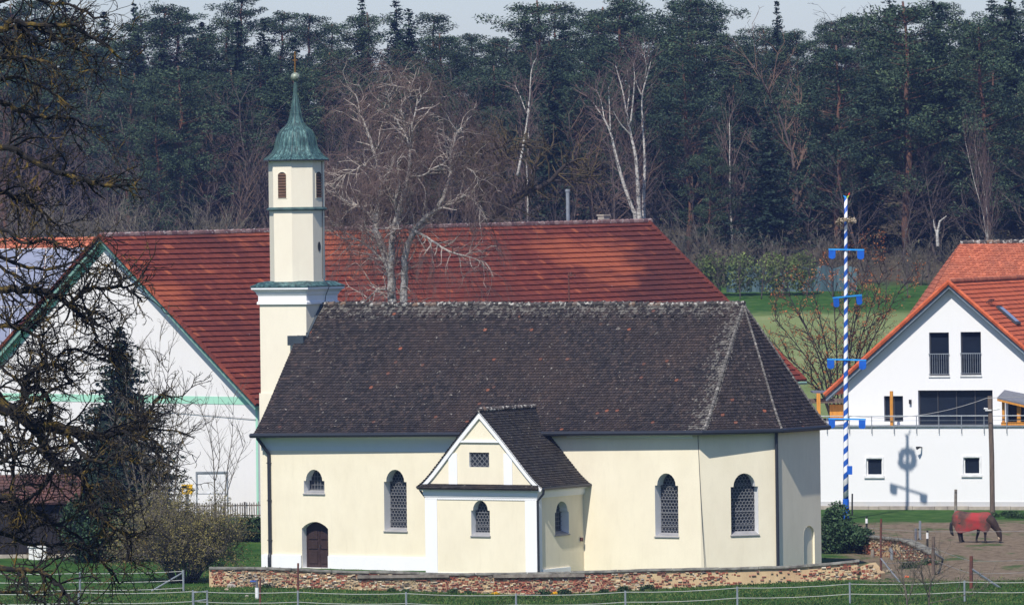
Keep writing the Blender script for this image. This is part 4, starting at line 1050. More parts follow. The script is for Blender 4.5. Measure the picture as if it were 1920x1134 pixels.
# timber store left of the house
a = P(1530, 800, 362); ts = thing('timber_shelter', 'small timber store with yellow post between church and white house', 'shelter', (a.x, 362, ground_z(a.x, 362)))
gz = ts.location.z
def tb(mb, x0, y0, x1, y1, v0, v1):
    p0, p1 = P(x0, y1, 362+v0), P(x1, y0, 362+v0); mb.box(p0.x-a.x, p1.x-a.x, v0, v1, p0.z-gz, p1.z-gz)
q = MB(); tb(q, 1532, 737, 1538, 820, .0, .15); q.box(P(1534, 700, 362).x-a.x, P(1536, 700, 362).x-a.x, .02, .13, 0, 5); q.build('post', M['yellowwood'], ts)
q = MB(); tb(q, 1556, 758, 1584, 784, 1.0, 2.0); q.build('plank_stack', M['yellowwood'], ts)
q = MB(); tb(q, 1520, 748, 1592, 756, .6, 2.6); q.build('upper_deck', M['wood'], ts)
q = MB(); tb(q, 1524, 734, 1560, 737, .2, 3.2); q.build('roof_sheet', M['slate'], ts)
q = MB(); tb(q, 1515, 785, 1592, 830, .9, 2.6); q.box(P(1515, 700, 362).x-a.x, P(1592, 700, 362).x-a.x, 1.0, 2.5, 0, 4.2); q.build('shelter_wall', M['darkwood'], ts)
# ------------------------------------------------------------------ orange hipped roof house behind
p = P(1801, 456, 388); h2 = thing('orange_roof_house', 'house with weathered orange roof rising behind the white house', 'house', (p.x, 388, 0))
RZ = p.z; q = MB(); ez = P(1735, 567, 384).z-1.6
xo = P(1712, 610, 380).x-p.x
tile_face(q, (xo, -6.5, ez), (25, -6.5, ez), (0, 0, RZ), (25, 0, RZ), .17, .2, seed=91, g=lambda t: gflare(t, .3))
tile_face(q, (xo, 6.5, ez), (xo, -6.5, ez), (0, 0, RZ), (0, 0, RZ), .3, .3, seed=92)
tile_face(q, (25, 6.5, ez), (xo, 6.5, ez), (25, 0, RZ), (0, 0, RZ), .6, .9, seed=93, round_=False)
r2 = q.build('roof', M['orangetile_old'], h2)
q = MB(); x = 0
while x < 24: q.tube([(x, 0, RZ+.02), (x+.42, 0, RZ+.06)], [.13, .16], 6); x += .4
q.build('ridge_tiles', M['ridgetile'], r2)
q = MB(); q.box(xo+.8, 24, -6, 6, 0, ez+.1); q.build('wall', M['housewhite'], h2)
# ------------------------------------------------------------------ maypole
mb_ = P(1586, 972, 340.6)
pole = thing('maypole', 'tall white and blue striped maypole with plaques and wreath before the white house', 'maypole', (mb_.x, 340.6, 0)); pole.rotation_euler = (0, .0125, 0)
zt = P(1586, 372, 340.6).z
m, n, l, b = nodes('spiral_stripe'); co = objco(n); sp = n.new('ShaderNodeSeparateXYZ'); l.new(co, sp.inputs[0])
x_ = n.new('ShaderNodeMath'); x_.operation = 'ARCTAN2'; l.new(sp.outputs[1], x_.inputs[0]); l.new(sp.outputs[0], x_.inputs[1])
y_ = n.new('ShaderNodeMath'); y_.operation = 'MULTIPLY_ADD'; l.new(x_.outputs[0], y_.inputs[0]); y_.inputs[1].default_value = -1/(2*PI)
z_ = n.new('ShaderNodeMath'); z_.operation = 'MULTIPLY'; l.new(sp.outputs[2], z_.inputs[0]); z_.inputs[1].default_value = 1.45; l.new(z_.outputs[0], y_.inputs[2])
f_ = n.new('ShaderNodeMath'); f_.operation = 'FRACT'; l.new(y_.outputs[0], f_.inputs[0])
l.new(ramp(n, l, f_.outputs[0], [(0, (.80, .80, .80)), (.52, (.012, .09, .42))], 'CONSTANT'), b.inputs['Base Color']); b.inputs['Roughness'].default_value = .5
q = MB(); q.tube([(0, 0, 1.1+i*(zt-1.1)/10) for i in range(11)], [lerp(.15, .085, i/10) for i in range(11)], 14); q.build('pole_shaft', m, pole, smooth=True)
q = MB(); q.tube([(0, 0, -.2), (0, 0, 1.1), (0, 0, 1.12)], [.185, .175, .15], 12); q.build('base_sleeve', M['blue'], pole)
def zp(y): return P(1586, y, 340.6).z
for (y, xa, xb, yaw, pw, ph) in ((468, 1556, 1620, -.55, .36, .52), (556, 1562, 1617, .42, .32, .52), (674, 1553, 1624, -.45, .38, .52), (785, 1555, 1623, -.3, .36, .52)):
    L0, L1 = (1587-xa)/34.2, (xb-1587)/34.2; rz = yaw
    L0 /= math.cos(yaw); L1 /= math.cos(yaw); pw /= math.cos(yaw)
    Mx = Matrix.Translation((0, -.13, zp(y))) @ Matrix.Rotation(yaw, 4, 'Z') @ Matrix.Rotation(.012 if yaw < 0 else -.085, 4, 'Y')
    q = MB(); q.box(-L0, L1, -.035, .035, -.04, .04, 0, Mx); arm = q.build('cross_arm', M['skyblue'], pole)
    for s in (-L0+.0, L1-pw):
        q = MB(); pts = [(s, -ph+.12)]+[(s+pw*(1-math.cos(PI*i/8))/2, -ph+.12-.12*math.sin(PI*i/8)) for i in range(1, 8)]+[(s+pw, -ph+.12), (s+pw, -.045), (s, -.045)]
        q.prism([Mx @ Vector((a_, -.02, z)) for a_, z in pts], (0, .04, 0)); q.build('plaque', M['blue'], arm)
q = MB(); q.box(.06, .34, -.2, .0, zp(889), zp(873)); q.build('bracket_box', M['blue'], pole)
q = MB(); rng = random.Random(6)
def leaf(mb, p, r_, rng, up_=0):
    a = Vector((rng.gauss(0, 1), rng.gauss(0, 1), rng.gauss(0, 1))).normalized(); b_ = a.orthogonal().normalized()
    mb.add([p-a*r_, p+b_*r_*.55, p+a*r_, p-b_*r_*.55], [(0,1,2,3)])
M['dry'] = leafmat('dry_wreath', (.12, .10, .07), (.24, .20, .15), (.36, .32, .28))
for i in range(900):
    a = rng.random()*2*PI; rr = .40+rng.gauss(0, .07); leaf(q, Vector((rr*math.cos(a), rr*math.sin(a), zp(414)+rng.gauss(0, .06)+.03*math.sin(a*3)-(.12 if abs(a-PI) < .5 and rng.random() < .4 else 0))), .07, rng)
q.tube([(.40*math.cos(2*PI*i/16), .40*math.sin(2*PI*i/16), zp(414)) for i in range(17)], .045, 5)
q.tube([(-.4, 0, zp(414)), (.4, 0, zp(414))], .015, 4); q.build('wreath', M['dry'], pole)
q = MB(); z = zt; q.prism([(-.16, 0, z+.18), (-.04, 0, z-.02), (.03, 0, z), (.02, 0, z+.12), (-.08, 0, z+.14)], (0, .05, 0)); q.build('finial_flag', M['skyblue'], pole)
M['lime'] = mat('lime_paint', (.55, .65, .05), .5); M['redpaint'] = mat('red_paint', (.65, .05, .05), .5)
q = MB(); q.prism([(.03, .01, z-.02), (.10, .01, z+.02), (.20, .01, z+.2), (.10, .01, z+.14)], (0, .05, 0)); q.build('finial_flag', M['lime'], pole)
q = MB(); q.prism([(.12, .0, z+.16), (.20, .0, z+.2), (.22, .0, z+.32), (.14, .0, z+.27)], (0, .05, 0)); q.build('finial_flag', M['redpaint'], pole)
# ------------------------------------------------------------------ utility pole and posts
def post(name, label, cat, x, ytop, ybot, r_, mt, brace=None, cap=None, group=None, sides=7, lean=0, ins=(), lo=255):
    g0_ = on_ground(x, ybot, lo); top = P(x+lean, ytop, g0_.y)
    root = thing(name, label, cat, g0_, 0, group); h = top.z-g0_.z
    q = MB(); q.tube([(0, 0, -.15), (0, 0, h*.5), (top.x-g0_.x, 0, h)], [r_, r_*.97, r_*.92], sides); q.build('shaft', M[mt], root)
    if brace:
        x2, y2, t_ = brace; g2 = on_ground(x2, y2, lo); q = MB(); q.tube([(0, -.03, h*t_), g2-g0_], r_*.62, 6); q.build('brace', M['galv'], root)
    if cap: q = MB(); q.tube([(0, 0, h-cap[1]), (0, 0, h-cap[1]+cap[2])], r_*1.25, 7); q.build('cap', M[cap[0]], root)
    for z in ins: q = MB(); q.box(-.09, .0, -.05, .05, h*z-.03, h*z+.03); q.build('insulator', M['blackplastic'], root)
    return root
up_ = post('utility_pole', 'tall weathered wooden utility pole standing before the white house', 'utility pole', 1861, 742, 966, .145, 'wood', lean=-5, sides=10)
q = MB(); q.box(-.35, .0, -.22, -.14, 5.75, 5.82); q.tube([(-.2, -.2, 5.85), (-.42, -.2, 5.88)], .05, 6); q.tube([(.1, -.16, 5.8), (.45, -.16, 5.85)], .045, 6); q.build('insulator', M['plastic'], up_)
post('fence_post', 'grey wooden post against the white house wall, just left of the horse', 'post', 1792, 917, 961, .09, 'greywood')
post('fence_post', 'thin black post at the left corner of the white house', 'post', 1598, 925, 966, .05, 'blackplastic')
post('paddock_post', 'black plastic post with white band near the ivy', 'post', 1625, 968, 991, .055, 'blackplastic', cap=('plastic', .35, .25))
post('paddock_post', 'black plastic post with white band at the paddock wall corner', 'post', 1739, 994, 1030, .055, 'blackplastic', cap=('plastic', .4, .3))
post('paddock_post', 'taller grey steel post in the middle of the paddock', 'post', 1725, 976, 1012, .07, 'galv', ins=(.55, .05))
post('paddock_post', 'short dark steel post left of the taller grey one', 'post', 1717, 990, 1013, .07, 'slate')
post('rusty_post', 'rusty iron post rising behind the collapsed wall end', 'post', 1652, 972, 1085, .055, 'rust', brace=(1688, 1092, .34))
post('wooden_post', 'dark braced wooden post at the corner of the ruined wall', 'post', 1750, 1005, 1077, .085, 'wood', brace=(1768, 1048, .58))
post('wooden_post', 'brown braced post at right in the muddy paddock', 'post', 1821, 1042, 1104, .085, 'rust', brace=(1875, 1102, .62))
post('rusty_post', 'rusty iron post in front of the church door', 'post', 559, 1055, 1112, .05, 'rust')
post('rusty_post', 'short rusty post beside the white water tap', 'post', 488, 1083, 1133, .045, 'rust')
post('stone_post', 'small grey stump leaning by the ruined wall', 'post', 1672, 1026, 1049, .08, 'galv', lean=-2)
post('stone_post', 'stubby weathered stump left of the leaning one', 'post', 1636, 1030, 1044, .10, 'greywood')
# strut lying from the wall end to the grass
# water tap
p = on_ground(482, 1122); tp = thing('water_tap', 'white standpipe water tap with blue valve in the grass', 'tap', p)
q = MB(); q.tube([(0, 0, -.1), (0, 0, .48)], .085, 10); q.build('pipe', M['plastic'], tp)
q = MB(); q.tube([(0, 0, .48), (0, 0, .85)], .05, 8); q.tube([(0, 0, .72), (-.28, 0, .74)], .04, 6); q.build('valve', M['slate'], tp)
q = MB(); q.box(-.3, -.05, -.03, .03, .76, .80); q.build('handle', M['blue'], tp)
# ------------------------------------------------------------------ wire fences
def wire_fence(name, label, pxs, hts, r_, mt, wmat, D=None, group=None, drop=0, wr=.012, brace=None):
    g_ = [on_ground(x, y) if D is None else Vector((P(x, y, D).x, D, ground_z(P(x, y, D).x, D))) for x, y in pxs]
    root = thing(name, label, 'fence', g_[0], 0, group); o = g_[0]
    for p in g_:
        if mt: q = MB(); q.tube([p-o-Vector((0, 0, .1)), p-o+Vector((0, 0, hts[-1]+.06))], r_, 6); q.build('post', M[mt], root)
    for h in hts:
        q = MB()
        for a, c in zip(g_, g_[1:]): q.tube([a.lerp(c, t)+Vector((0, -.02, h-.05*4*t*(1-t)*drop))-o for t in (0, .25, .5, .75, 1)], wr, 4, False)
        q.build('wire', M[wmat], root)
    return root
wire_fence('electric_fence', 'long electric rope fence with grey posts crossing the front meadow', [(-60, 1150), (148, 1150), (362, 1152), (559, 1154), (762, 1156), (968, 1158), (1173, 1158), (1383, 1158), (1594, 1152), (1809, 1148), (1990, 1146)], (.42, .85), .045, 'galv', 'wire', D=268.5, drop=1.2, wr=.014)
wire_fence('gate_fence', 'wire fence with slanting brace at lower left beside the olive bush', [(-40, 1112), (150, 1112), (344, 1108)], (.15, .5, .9), .05, 'galv', 'wire', drop=1, wr=.015)
a = on_ground(344, 1108); c = on_ground(284, 1108)
q = MB(); q.tube([a+Vector((0, 0, .85)), c], .04, 6); o = q.build('fence_strut', M['galv']); tag(o, 'slanting galvanised strut propping the fence at lower left', 'strut')
fr_ = thing('tube_gate', 'small grey tubular gate in the meadow fence left of the tap', 'gate', P(375, 1134, 267)); q = MB()
gz = ground_z(fr_.location.x, 267); h = P(375, 1108, 267).z-gz; fr_.location.z = gz
q.tube([(-.28, 0, 0), (-.28, 0, h-.05), (.30, .2, h), (.30, .2, 0)], .05, 6); q.build('gate_frame', M['galv'], fr_); q = MB(); q.tube([(-.28, 0, h*.55), (.3, .2, h*.62)], .03, 6); q.build('gate_rail', M['galv'], fr_)
wire_fence('paddock_wire', 'thin wire strung across the paddock between its posts', [(1652, 1085), (1750, 1077), (1821, 1104), (1960, 1100)], (.7, 1.25), .03, None, 'thinwire', drop=.8, wr=.01)
wire_fence('paddock_wire', 'thin wire strung in front of the grazing horse', [(1600, 1020), (1739, 1030), (1960, 1028)], (.9,), .03, None, 'thinwire', drop=.8, wr=.01)
q = MB(); w0 = P(1582, 778, 345); w1 = P(1850, 746, 342); q.tube([w0.lerp(w1, t)-Vector((0, 0, .5*4*t*(1-t))) for t in [i/12 for i in range(13)]], .02, 4); w2_ = P(1960, 742, 340); q.tube([w1, w2_], .02, 4)
tag(q.build('overhead_cable', M['thinwire']), 'sagging overhead cable running from the utility pole across the white house', 'cable')
# ------------------------------------------------------------------ horse
hp0 = on_ground(1830, 1017); hs = thing('horse', 'brown horse in a red rug grazing in the muddy paddock', 'horse', hp0, R(-6))
HX = lambda x: (x-1827)/36.9
HZ = lambda y: (1017-y)/36.9
m, n, l, b = nodes('horse_coat'); co = objco(n); sp = n.new('ShaderNodeSeparateXYZ'); l.new(co, sp.inputs[0])
base = ramp(n, l, noise(n, l, 3, 4, co), [(.3, (.022, .012, .009)), (.7, (.060, .033, .019))])
lowm = n.new('ShaderNodeMapRange'); l.new(sp.outputs[2], lowm.inputs[0]); lowm.inputs[1].default_value = .42; lowm.inputs[2].default_value = .55
xm = n.new('ShaderNodeMapRange'); l.new(sp.outputs[0], xm.inputs[0]); xm.inputs[1].default_value = .85; xm.inputs[2].default_value = .9
mx = n.new('ShaderNodeMath'); mx.operation = 'MAXIMUM'; l.new(lowm.outputs[0], mx.inputs[0]); l.new(xm.outputs[0], mx.inputs[1])
l.new(mix(n, l, mx.outputs[0], (.018, .012, .010), base), b.inputs['Base Color']); b.inputs['Roughness'].default_value = .7
q = MB()
torso = [(-1.12, 1.18, .10, .12), (-1.05, 1.16, .22, .25), (-.85, 1.20, .29, .33), (-.55, 1.18, .30, .34), (-.2, 1.10, .31, .36), (.15, 1.08, .30, .36), (.42, 1.12, .26, .37), (.62, 1.16, .20, .33), (.78, 1.12, .15, .25), (.82, 1.10, .08, .12)]
def loft(mb, rings, sides=14):
    vs_ = []
    for x, z, ry, rz_ in rings:
        for k in range(sides): a = 2*PI*k/sides; vs_.append((x, ry*math.cos(a), z+rz_*math.sin(a)))
    n_ = len(rings); mb.add(vs_, [(i*sides+k, (i+1)*sides+k, (i+1)*sides+(k+1) % sides, i*sides+(k+1) % sides) for i in range(n_-1) for k in range(sides)]+[tuple(range(sides)), tuple((n_-1)*sides+k for k in range(sides))[::-1]])
loft(q, torso)
q.tube([(.55, 0, 1.22), (.80, 0, 1.04), (.98, 0, .82), (1.10, 0, .62)], [.32, .27, .20, .14], 12)      # neck, lowered
q.tube([(1.05, 0, .66), (1.14, 0, .56), (1.19, 0, .40), (1.22, 0, .22), (1.225, 0, .10), (1.22, 0, .05)], [.12, .15, .13, .095, .085, .06], 12)   # head
for s in (-1, 1):
    q.tube([(1.13, s*.07, .63), (1.19, s*.09, .71), (1.21, s*.09, .77)], [.035, .03, .008], 6)   # ears
def leg(y, pts, rs): q.tube([(x, y, z) for x, z in pts], rs, 10)
leg(-.14, [(-.80, 1.05), (-.72, .80), (-.86, .54), (-.82, .30), (-.80, .13), (-.76, .06), (-.75, 0)], [.23, .17, .09, .062, .058, .07, .08])
leg(.14, [(-.74, 1.05), (-.62, .80), (-.76, .54), (-.71, .30), (-.69, .13), (-.64, .06), (-.63, 0)], [.23, .17, .09, .062, .058, .07, .08])
leg(-.13, [(.45, 1.05), (.44, .75), (.48, .46), (.47, .25), (.47, .13), (.50, .06), (.51, 0)], [.19, .12, .075, .058, .055, .068, .075])
leg(.13, [(.34, 1.05), (.16, .75), (.10, .46), (.04, .25), (.02, .13), (.05, .06), (.06, 0)], [.19, .12, .075, .058, .055, .068, .075])
hb = q.build('body', m, hs, smooth=True)
rm = hb.modifiers.new('merge', 'REMESH'); rm.mode = 'VOXEL'; rm.voxel_size = .022; rm.use_smooth_shade = True
smo = hb.modifiers.new('smooth', 'SMOOTH'); smo.iterations = 4; smo.factor = .6
q = MB(); q.tube([(1.19, 0, .30), (1.215, 0, .16), (1.22, 0, .06)], [.10, .082, .07], 12); q.build('muzzle', mat('pale_muzzle', (.50, .38, .27), .8), hs, smooth=True)
q = MB(); q.tube([(.62, 0, 1.50), (.85, 0, 1.26), (1.03, 0, 1.0), (1.17, 0, .74)], [.03, .05, .05, .03], 6); q.tube([(1.18, 0, .72), (1.25, 0, .62), (1.28, 0, .52)], [.05, .04, .01], 6); q.build('mane', M['blackplastic'], hs)
q = MB()
for z in (.34, .56): q.tube([(1.19+.13*math.cos(2*PI*i/12)*(1.05 if z > .5 else .85), .13*math.sin(2*PI*i/12)*(1 if z > .5 else .85), z+.02*math.cos(2*PI*i/12)) for i in range(13)], .014, 5)
for s in (-1, 1): q.tube([(1.18, s*.125, .56), (1.20, s*.11, .34)], .012, 5)
q.build('halter', M['blackplastic'], hs)
q = MB()
for s in (-1, 1): q.lathe([(.001, -.02), (.02, -.01), (.02, .01), (.001, .02)], (1.20, s*.115, .52), 8)
q.build('eyes', M['blackplastic'], hs)
q = MB(); q.tube([(-1.12, 0, 1.15), (-1.24, 0, .95), (-1.25, 0, .70), (-1.20, 0, .48), (-1.13, 0, .35)], [.05, .08, .095, .08, .02], 9); q.build('tail', M['blackplastic'], hs, smooth=True)
m, n, l, b = nodes('red_horse_rug'); co = objco(n)
l.new(ramp(n, l, noise(n, l, 1.35, 4, co, .6, (1, 1, .75)), [(.38, (.30, .026, .026)), (.47, (.20, .040, .032)), (.54, (.10, .045, .032)), (.66, (.045, .022, .020))]), b.inputs['Base Color']); b.inputs['Roughness'].default_value = .85
q = MB(); K = 26; vs_ = []; rugs = [(-1.20, 1.12, .12, .24, .95), (-1.12, 1.18, .24, .30, .80), (-1.0, 1.22, .31, .39, .60), (-.82, 1.24, .345, .40, .46), (-.55, 1.19, .36, .38, .52), (-.2, 1.12, .36, .41, .60), (.12, 1.10, .35, .41, .74), (.30, 1.12, .34, .42, .56), (.5, 1.16, .30, .41, .47), (.66, 1.17, .26, .37, .60), (.76, 1.17, .22, .31, .78), (.80, 1.16, .19, .27, .85)]
rng = random.Random(12)
for i, (x, z, ry, rz_, hem) in enumerate(rugs):
    for k in range(K+1):
        a = PI*(1-k/K)
        fold = 1+.06*math.sin(i*2.3+k*.5)+.035*math.sin(k*2.1+i)
        f = abs(k/K-.5)*2
        if f < .72: th_ = (k/K-.5)*PI/.72; pos_ = Vector((x, ry*math.sin(th_)*fold if abs(th_) < PI/2 else 0, z+rz_*math.cos(th_)))
        else:
            t_ = (f-.72)/.28; sgn = 1 if k > K/2 else -1; pos_ = Vector((x+.03*math.sin(i*1.7+k), sgn*ry*fold*(1-.10*t_), lerp(z, hem+.02*math.sin(i*2), t_)))
        vs_.append(pos_)
q.add(vs_, [(i*(K+1)+k, (i+1)*(K+1)+k, (i+1)*(K+1)+k+1, i*(K+1)+k+1) for i in range(len(rugs)-1) for k in range(K)])
rg_ = q.build('rug', m, hs, smooth=True); so_ = rg_.modifiers.new('thick', 'SOLIDIFY'); so_.thickness = .015; ss_ = rg_.modifiers.new('sub', 'SUBSURF'); ss_.levels = 1; ss_.render_levels = 1
# ------------------------------------------------------------------ vegetation
def leafq(mb, p, r_, rng, flat_=1.0, el=.5):
    a = Vector((rng.gauss(0, 1), rng.gauss(0, 1), rng.gauss(0, flat_)))
    if a.length < 1e-3: a = Vector((1, 0, 0))
    a.normalize(); b_ = a.cross(Vector((rng.gauss(0, 1), rng.gauss(0, 1), rng.gauss(0, 1))))
    if b_.length < 1e-3: b_ = a.orthogonal()
    b_.normalize()
    n0 = len(mb.v); mb.v.extend([tuple(p-a*r_), tuple(p+b_*r_*el), tuple(p+a*r_), tuple(p-b_*r_*el)]); mb.f.append((n0, n0+1, n0+2, n0+3)); mb.m.append(0)
def grow(mb, p, d, L, r_, lvl, rng, o, tips=None):
    # o: per level dicts: seg, wander, up, prob, ang, ratio, taper
    q = o[lvl]; n_ = max(2, int(L/q['seg'])); st = L/n_
    pts = [p.copy()]; rs = [r_]; d = d.normalized(); p = p.copy(); kids = []
    for i in range(n_):
        d = (d+Vector((rng.gauss(0, 1), rng.gauss(0, 1), rng.gauss(0, 1)))*q['wander']+Vector((0, 0, q['up']))).normalized()
        p = p+d*st; pts.append(p.copy()); rr = r_*(1-(1-q['taper'])*(i+1)/n_); rs.append(rr)
        if lvl+1 < len(o) and (i+1)/n_ > q.get('start', .15):
            c = q['prob']; k = int(c)+(rng.random() < c-int(c))
            for _ in range(k):
                ax = d.orthogonal(); ax.rotate(Matrix.Rotation(rng.random()*2*PI, 3, d))
                nd = (d*math.cos(q['ang']*rng.uniform(.7, 1.3))+ax.normalized()*math.sin(q['ang'])).normalized()
                kids.append((p.copy(), nd, L*q['ratio']*(1-.45*(i+1)/n_)*rng.uniform(.6, 1.25), max(rr*.68, o[lvl+1].get('rmin', .008)), lvl+1))
    sides = 8 if r_ > .15 else 5 if r_ > .05 else 3
    mb.tube(pts, rs, sides, False)
    if tips is not None and lvl >= len(o)-1: tips.append((pts[-1], d)); tips.append((pts[len(pts)//2], d))
    for k in kids: grow(mb, *k, rng, o, tips)
def lv(seg, wander, up, prob, ang, ratio, taper=.35, **k): return dict(seg=seg, wander=wander, up=up, prob=prob, ang=ang, ratio=ratio, taper=taper, **k)
# ---- prototypes: (trunk mesh, crown mesh), built at a unit height of h metres, reused by many trees
def proto_spruce(seed, h=22, w_=4.4, dens=1.0, bare=.06, mt='spruceleaf'):
    rng = random.Random(seed); t = MB(); c = MB()
    t.tube([(0, 0, -1), (0, 0, h*.5), (0, 0, h*.98)], [.24, .15, .02], 6)
    z = h*bare
    while z < h:
        f = (h-z)/h; R_ = w_*(f**.8)*rng.uniform(.72, 1.12)+.12
        nb = max(5, int(11*f**.5*dens)+2)
        for k in range(nb):
            a = rng.random()*2*PI; L = R_*rng.uniform(.6, 1.12); dz = -.25-.25*rng.random()
            steps = max(2, int(L/.22))
            for i in range(steps):
                t_ = (i+.7)/steps; p = Vector((math.cos(a)*L*t_, math.sin(a)*L*t_, z+L*dz*t_*(1-.55*t_)+rng.gauss(0, .05)))
                for _ in range(2):
                    s = rng.uniform(.18, .36)*(1.15-.4*t_)
                    q_ = p+Vector((rng.gauss(0, .13), rng.gauss(0, .13), -abs(rng.gauss(0, .16))))
                    leafq(c, q_, s, rng, .8, .42)
        z += rng.uniform(.30, .52)
    return t.mesh('trunk', M['barkdark'], True), c.mesh('crown', M[mt])
def proto_pine(seed, h=22, crown=.5, w_=3.6, n_clump=46):
    rng = random.Random(seed); t = MB(); c = MB()
    pts = [Vector((0, 0, -1))]; x = y = 0
    for i in range(8):
        x += rng.gauss(0, .16); y += rng.gauss(0, .16); pts.append(Vector((x, y, h*(i+1)/8.3)))
    t.tube(pts, [lerp(.27, .07, i/8) for i in range(9)], 7)
    z0 = h*(1-crown)
    for k in range(n_clump):
        f = rng.random()**.8; z = lerp(z0, h*.97, f); R_ = w_*math.sin(PI*min(1, .26+.66*f))**.7*rng.uniform(.2, 1.12)*(1+.25*math.sin(seed+k*.7)); a = rng.random()*2*PI
        cen = Vector((x*z/h+R_*math.cos(a), y*z/h+R_*math.sin(a), z))
        base = Vector((x*z/h, y*z/h, z-.35*R_))
        t.tube([base, (base+cen)/2+Vector((0, 0, -.1)), cen], [.035, .025, .012], 4, False)
        cr_ = rng.uniform(.6, 1.3)
        for i in range(int(160*cr_)):
            v = Vector((rng.gauss(0, 1), rng.gauss(0, 1), rng.gauss(0, 1))).normalized()*(rng.random()**.4)*cr_
            v.z *= .68; leafq(c, cen+v, rng.uniform(.08, .20), rng, 1, .34)
    return t.mesh('trunk', M['barkpine'], True), c.mesh('crown', M['pineleaf'])
def proto_bare(seed, h=15, mt='barkbrown', trunks=1, spread=.55, thick=.12, up=.06, fine=1.0, tw='barkbrown', droop=0):
    rng = random.Random(seed); t = MB(); c = MB()
    for k in range(trunks):
        a = rng.random()*2*PI; d = Vector((math.cos(a)*.18*(trunks > 1), math.sin(a)*.18*(trunks > 1), 1))
        L = h*rng.uniform(.78, 1)
        n_ = 9; p = Vector((math.cos(a)*.3*(trunks > 1), math.sin(a)*.3*(trunks > 1), -.5)); pts = [p.copy()]; rs = [thick]
        for i in range(n_):
            d = (d+Vector((rng.gauss(0, .07), rng.gauss(0, .07), .05))).normalized(); p = p+d*(L*.93/n_); pts.append(p.copy()); rs.append(thick*(1-.85*(i+1)/n_))
            if i >= 1:
                for _ in range(3 if i > 2 else 2):
                    ax = Vector((rng.gauss(0, 1), rng.gauss(0, 1), 0)).normalized()
                    nd = (Vector((0, 0, 1))*.75+ax*spread*rng.uniform(.7, 1.4)).normalized()
                    grow(c, p, nd, L*.36*(1.1-.65*i/n_)*rng.uniform(.7, 1.2), rs[-1]*.5+.012, 0, rng,
                         [lv(.8, .12, up, 1.0*fine, .6, .52, .4), lv(.5, .14, up*.8-droop, 1.5*fine, .6, .55, .4, rmin=.016), lv(.45, .14, .02-droop*1.5, 0, .6, .5, .5, rmin=.013)])
        t.tube(pts, rs, 6)
    return t.mesh('trunk', M[mt], True), c.mesh('twigs', M[tw])
random.seed(1)
PR = {
 'spruce': [proto_spruce(101), proto_spruce(102, 22, 3.8, 1.1), proto_spruce(103, 22, 5.0, 1.0)],
 'pine': [proto_pine(111, 22, .62, 4.4, 80), proto_pine(112, 22, .75, 5.0, 105), proto_pine(113, 22, .5, 4.2, 60), proto_pine(114, 22, .85, 4.6, 110)],
 'bare': [proto_bare(121), proto_bare(122, 15, spread=.7), proto_bare(123, 15, spread=.45, trunks=2), proto_bare(124, 15, spread=.6, up=.1)],
 'russet': [proto_bare(131, 15, tw='barkrusset', spread=.35, up=.16, fine=1.15), proto_bare(132, 15, tw='barkrusset', spread=.45, droop=.10)],
 'birch': [proto_bare(141, 18, 'birch', 1, .32, .15, .14, .85, 'birchfine'), proto_bare(142, 18, 'birch', 2, .3, .13, .14, .8, 'birchfine')],
 'brush': [proto_bare(151, 6, 'barkgrey', 5, .6, .05, .05, .8, 'barkgrey'), proto_bare(152, 6, 'barkgrey', 6, .5, .05, .1, .8, 'barkgrey')],
}
PH = {'spruce': 22, 'pine': 22, 'bare': 15, 'russet': 15, 'birch': 18, 'brush': 6}
KN = {'spruce': ('spruce_tree', 'dark green spruce'), 'pine': ('pine_tree', 'tall green pine with reddish trunk'), 'bare': ('bare_tree', 'leafless brown tree'), 'russet': ('bare_tree', 'leafless tree with russet twigs'),
      'birch': ('birch_tree', 'leafless birch with white trunk'), 'brush': ('bare_shrub', 'leafless grey shrub')}
def zone(x):
    return ('left of the church', 'above the barn roof', 'near the maypole', 'above the white house')[0 if x < 560 else 1 if x < 1230 else 2 if x < 1640 else 3]
rng = random.Random(77); used_labels = {}
def tree(kind, x, ytop, D, wf=1.0, var=None, label=None, ybase=None):
    q = P(x, 400, D); gz = ground_z(q.x, D) if ybase is None else P(x, ybase, D).z
    h = P(x, ytop, D).z-gz
    if h < 2: h = 2
    pr = PR[kind]; v = rng.randrange(len(pr)) if var is None else var
    nm, lb = KN[kind]; row = 'at the wood edge' if D < 552 else 'deep in the wood'
    if label: L, G = label, None
    else: L = f'{lb} {row} {zone(x)}'; G = L.replace(lb, lb+'s')
    cat = 'shrub' if kind == 'brush' else 'tree'
    root = thing(nm, L, cat, (q.x, D, gz), rng.random()*2*PI, G)
    s = h/PH[kind]; wf *= 1.0 if kind in ('birch', 'brush') else (22/max(h, 9))**.55 if kind in ('spruce', 'pine') else 1.25; root.scale = (s*wf*rng.uniform(.92, 1.1), s*wf*rng.uniform(.92, 1.1), s)
    for nm2, me in (('trunk', pr[v][0]), ('crown' if kind in ('spruce', 'pine') else 'twigs', pr[v][1])):
        o = bpy.data.objects.new(nm2, me); COL.objects.link(o); o.parent = root
    return root
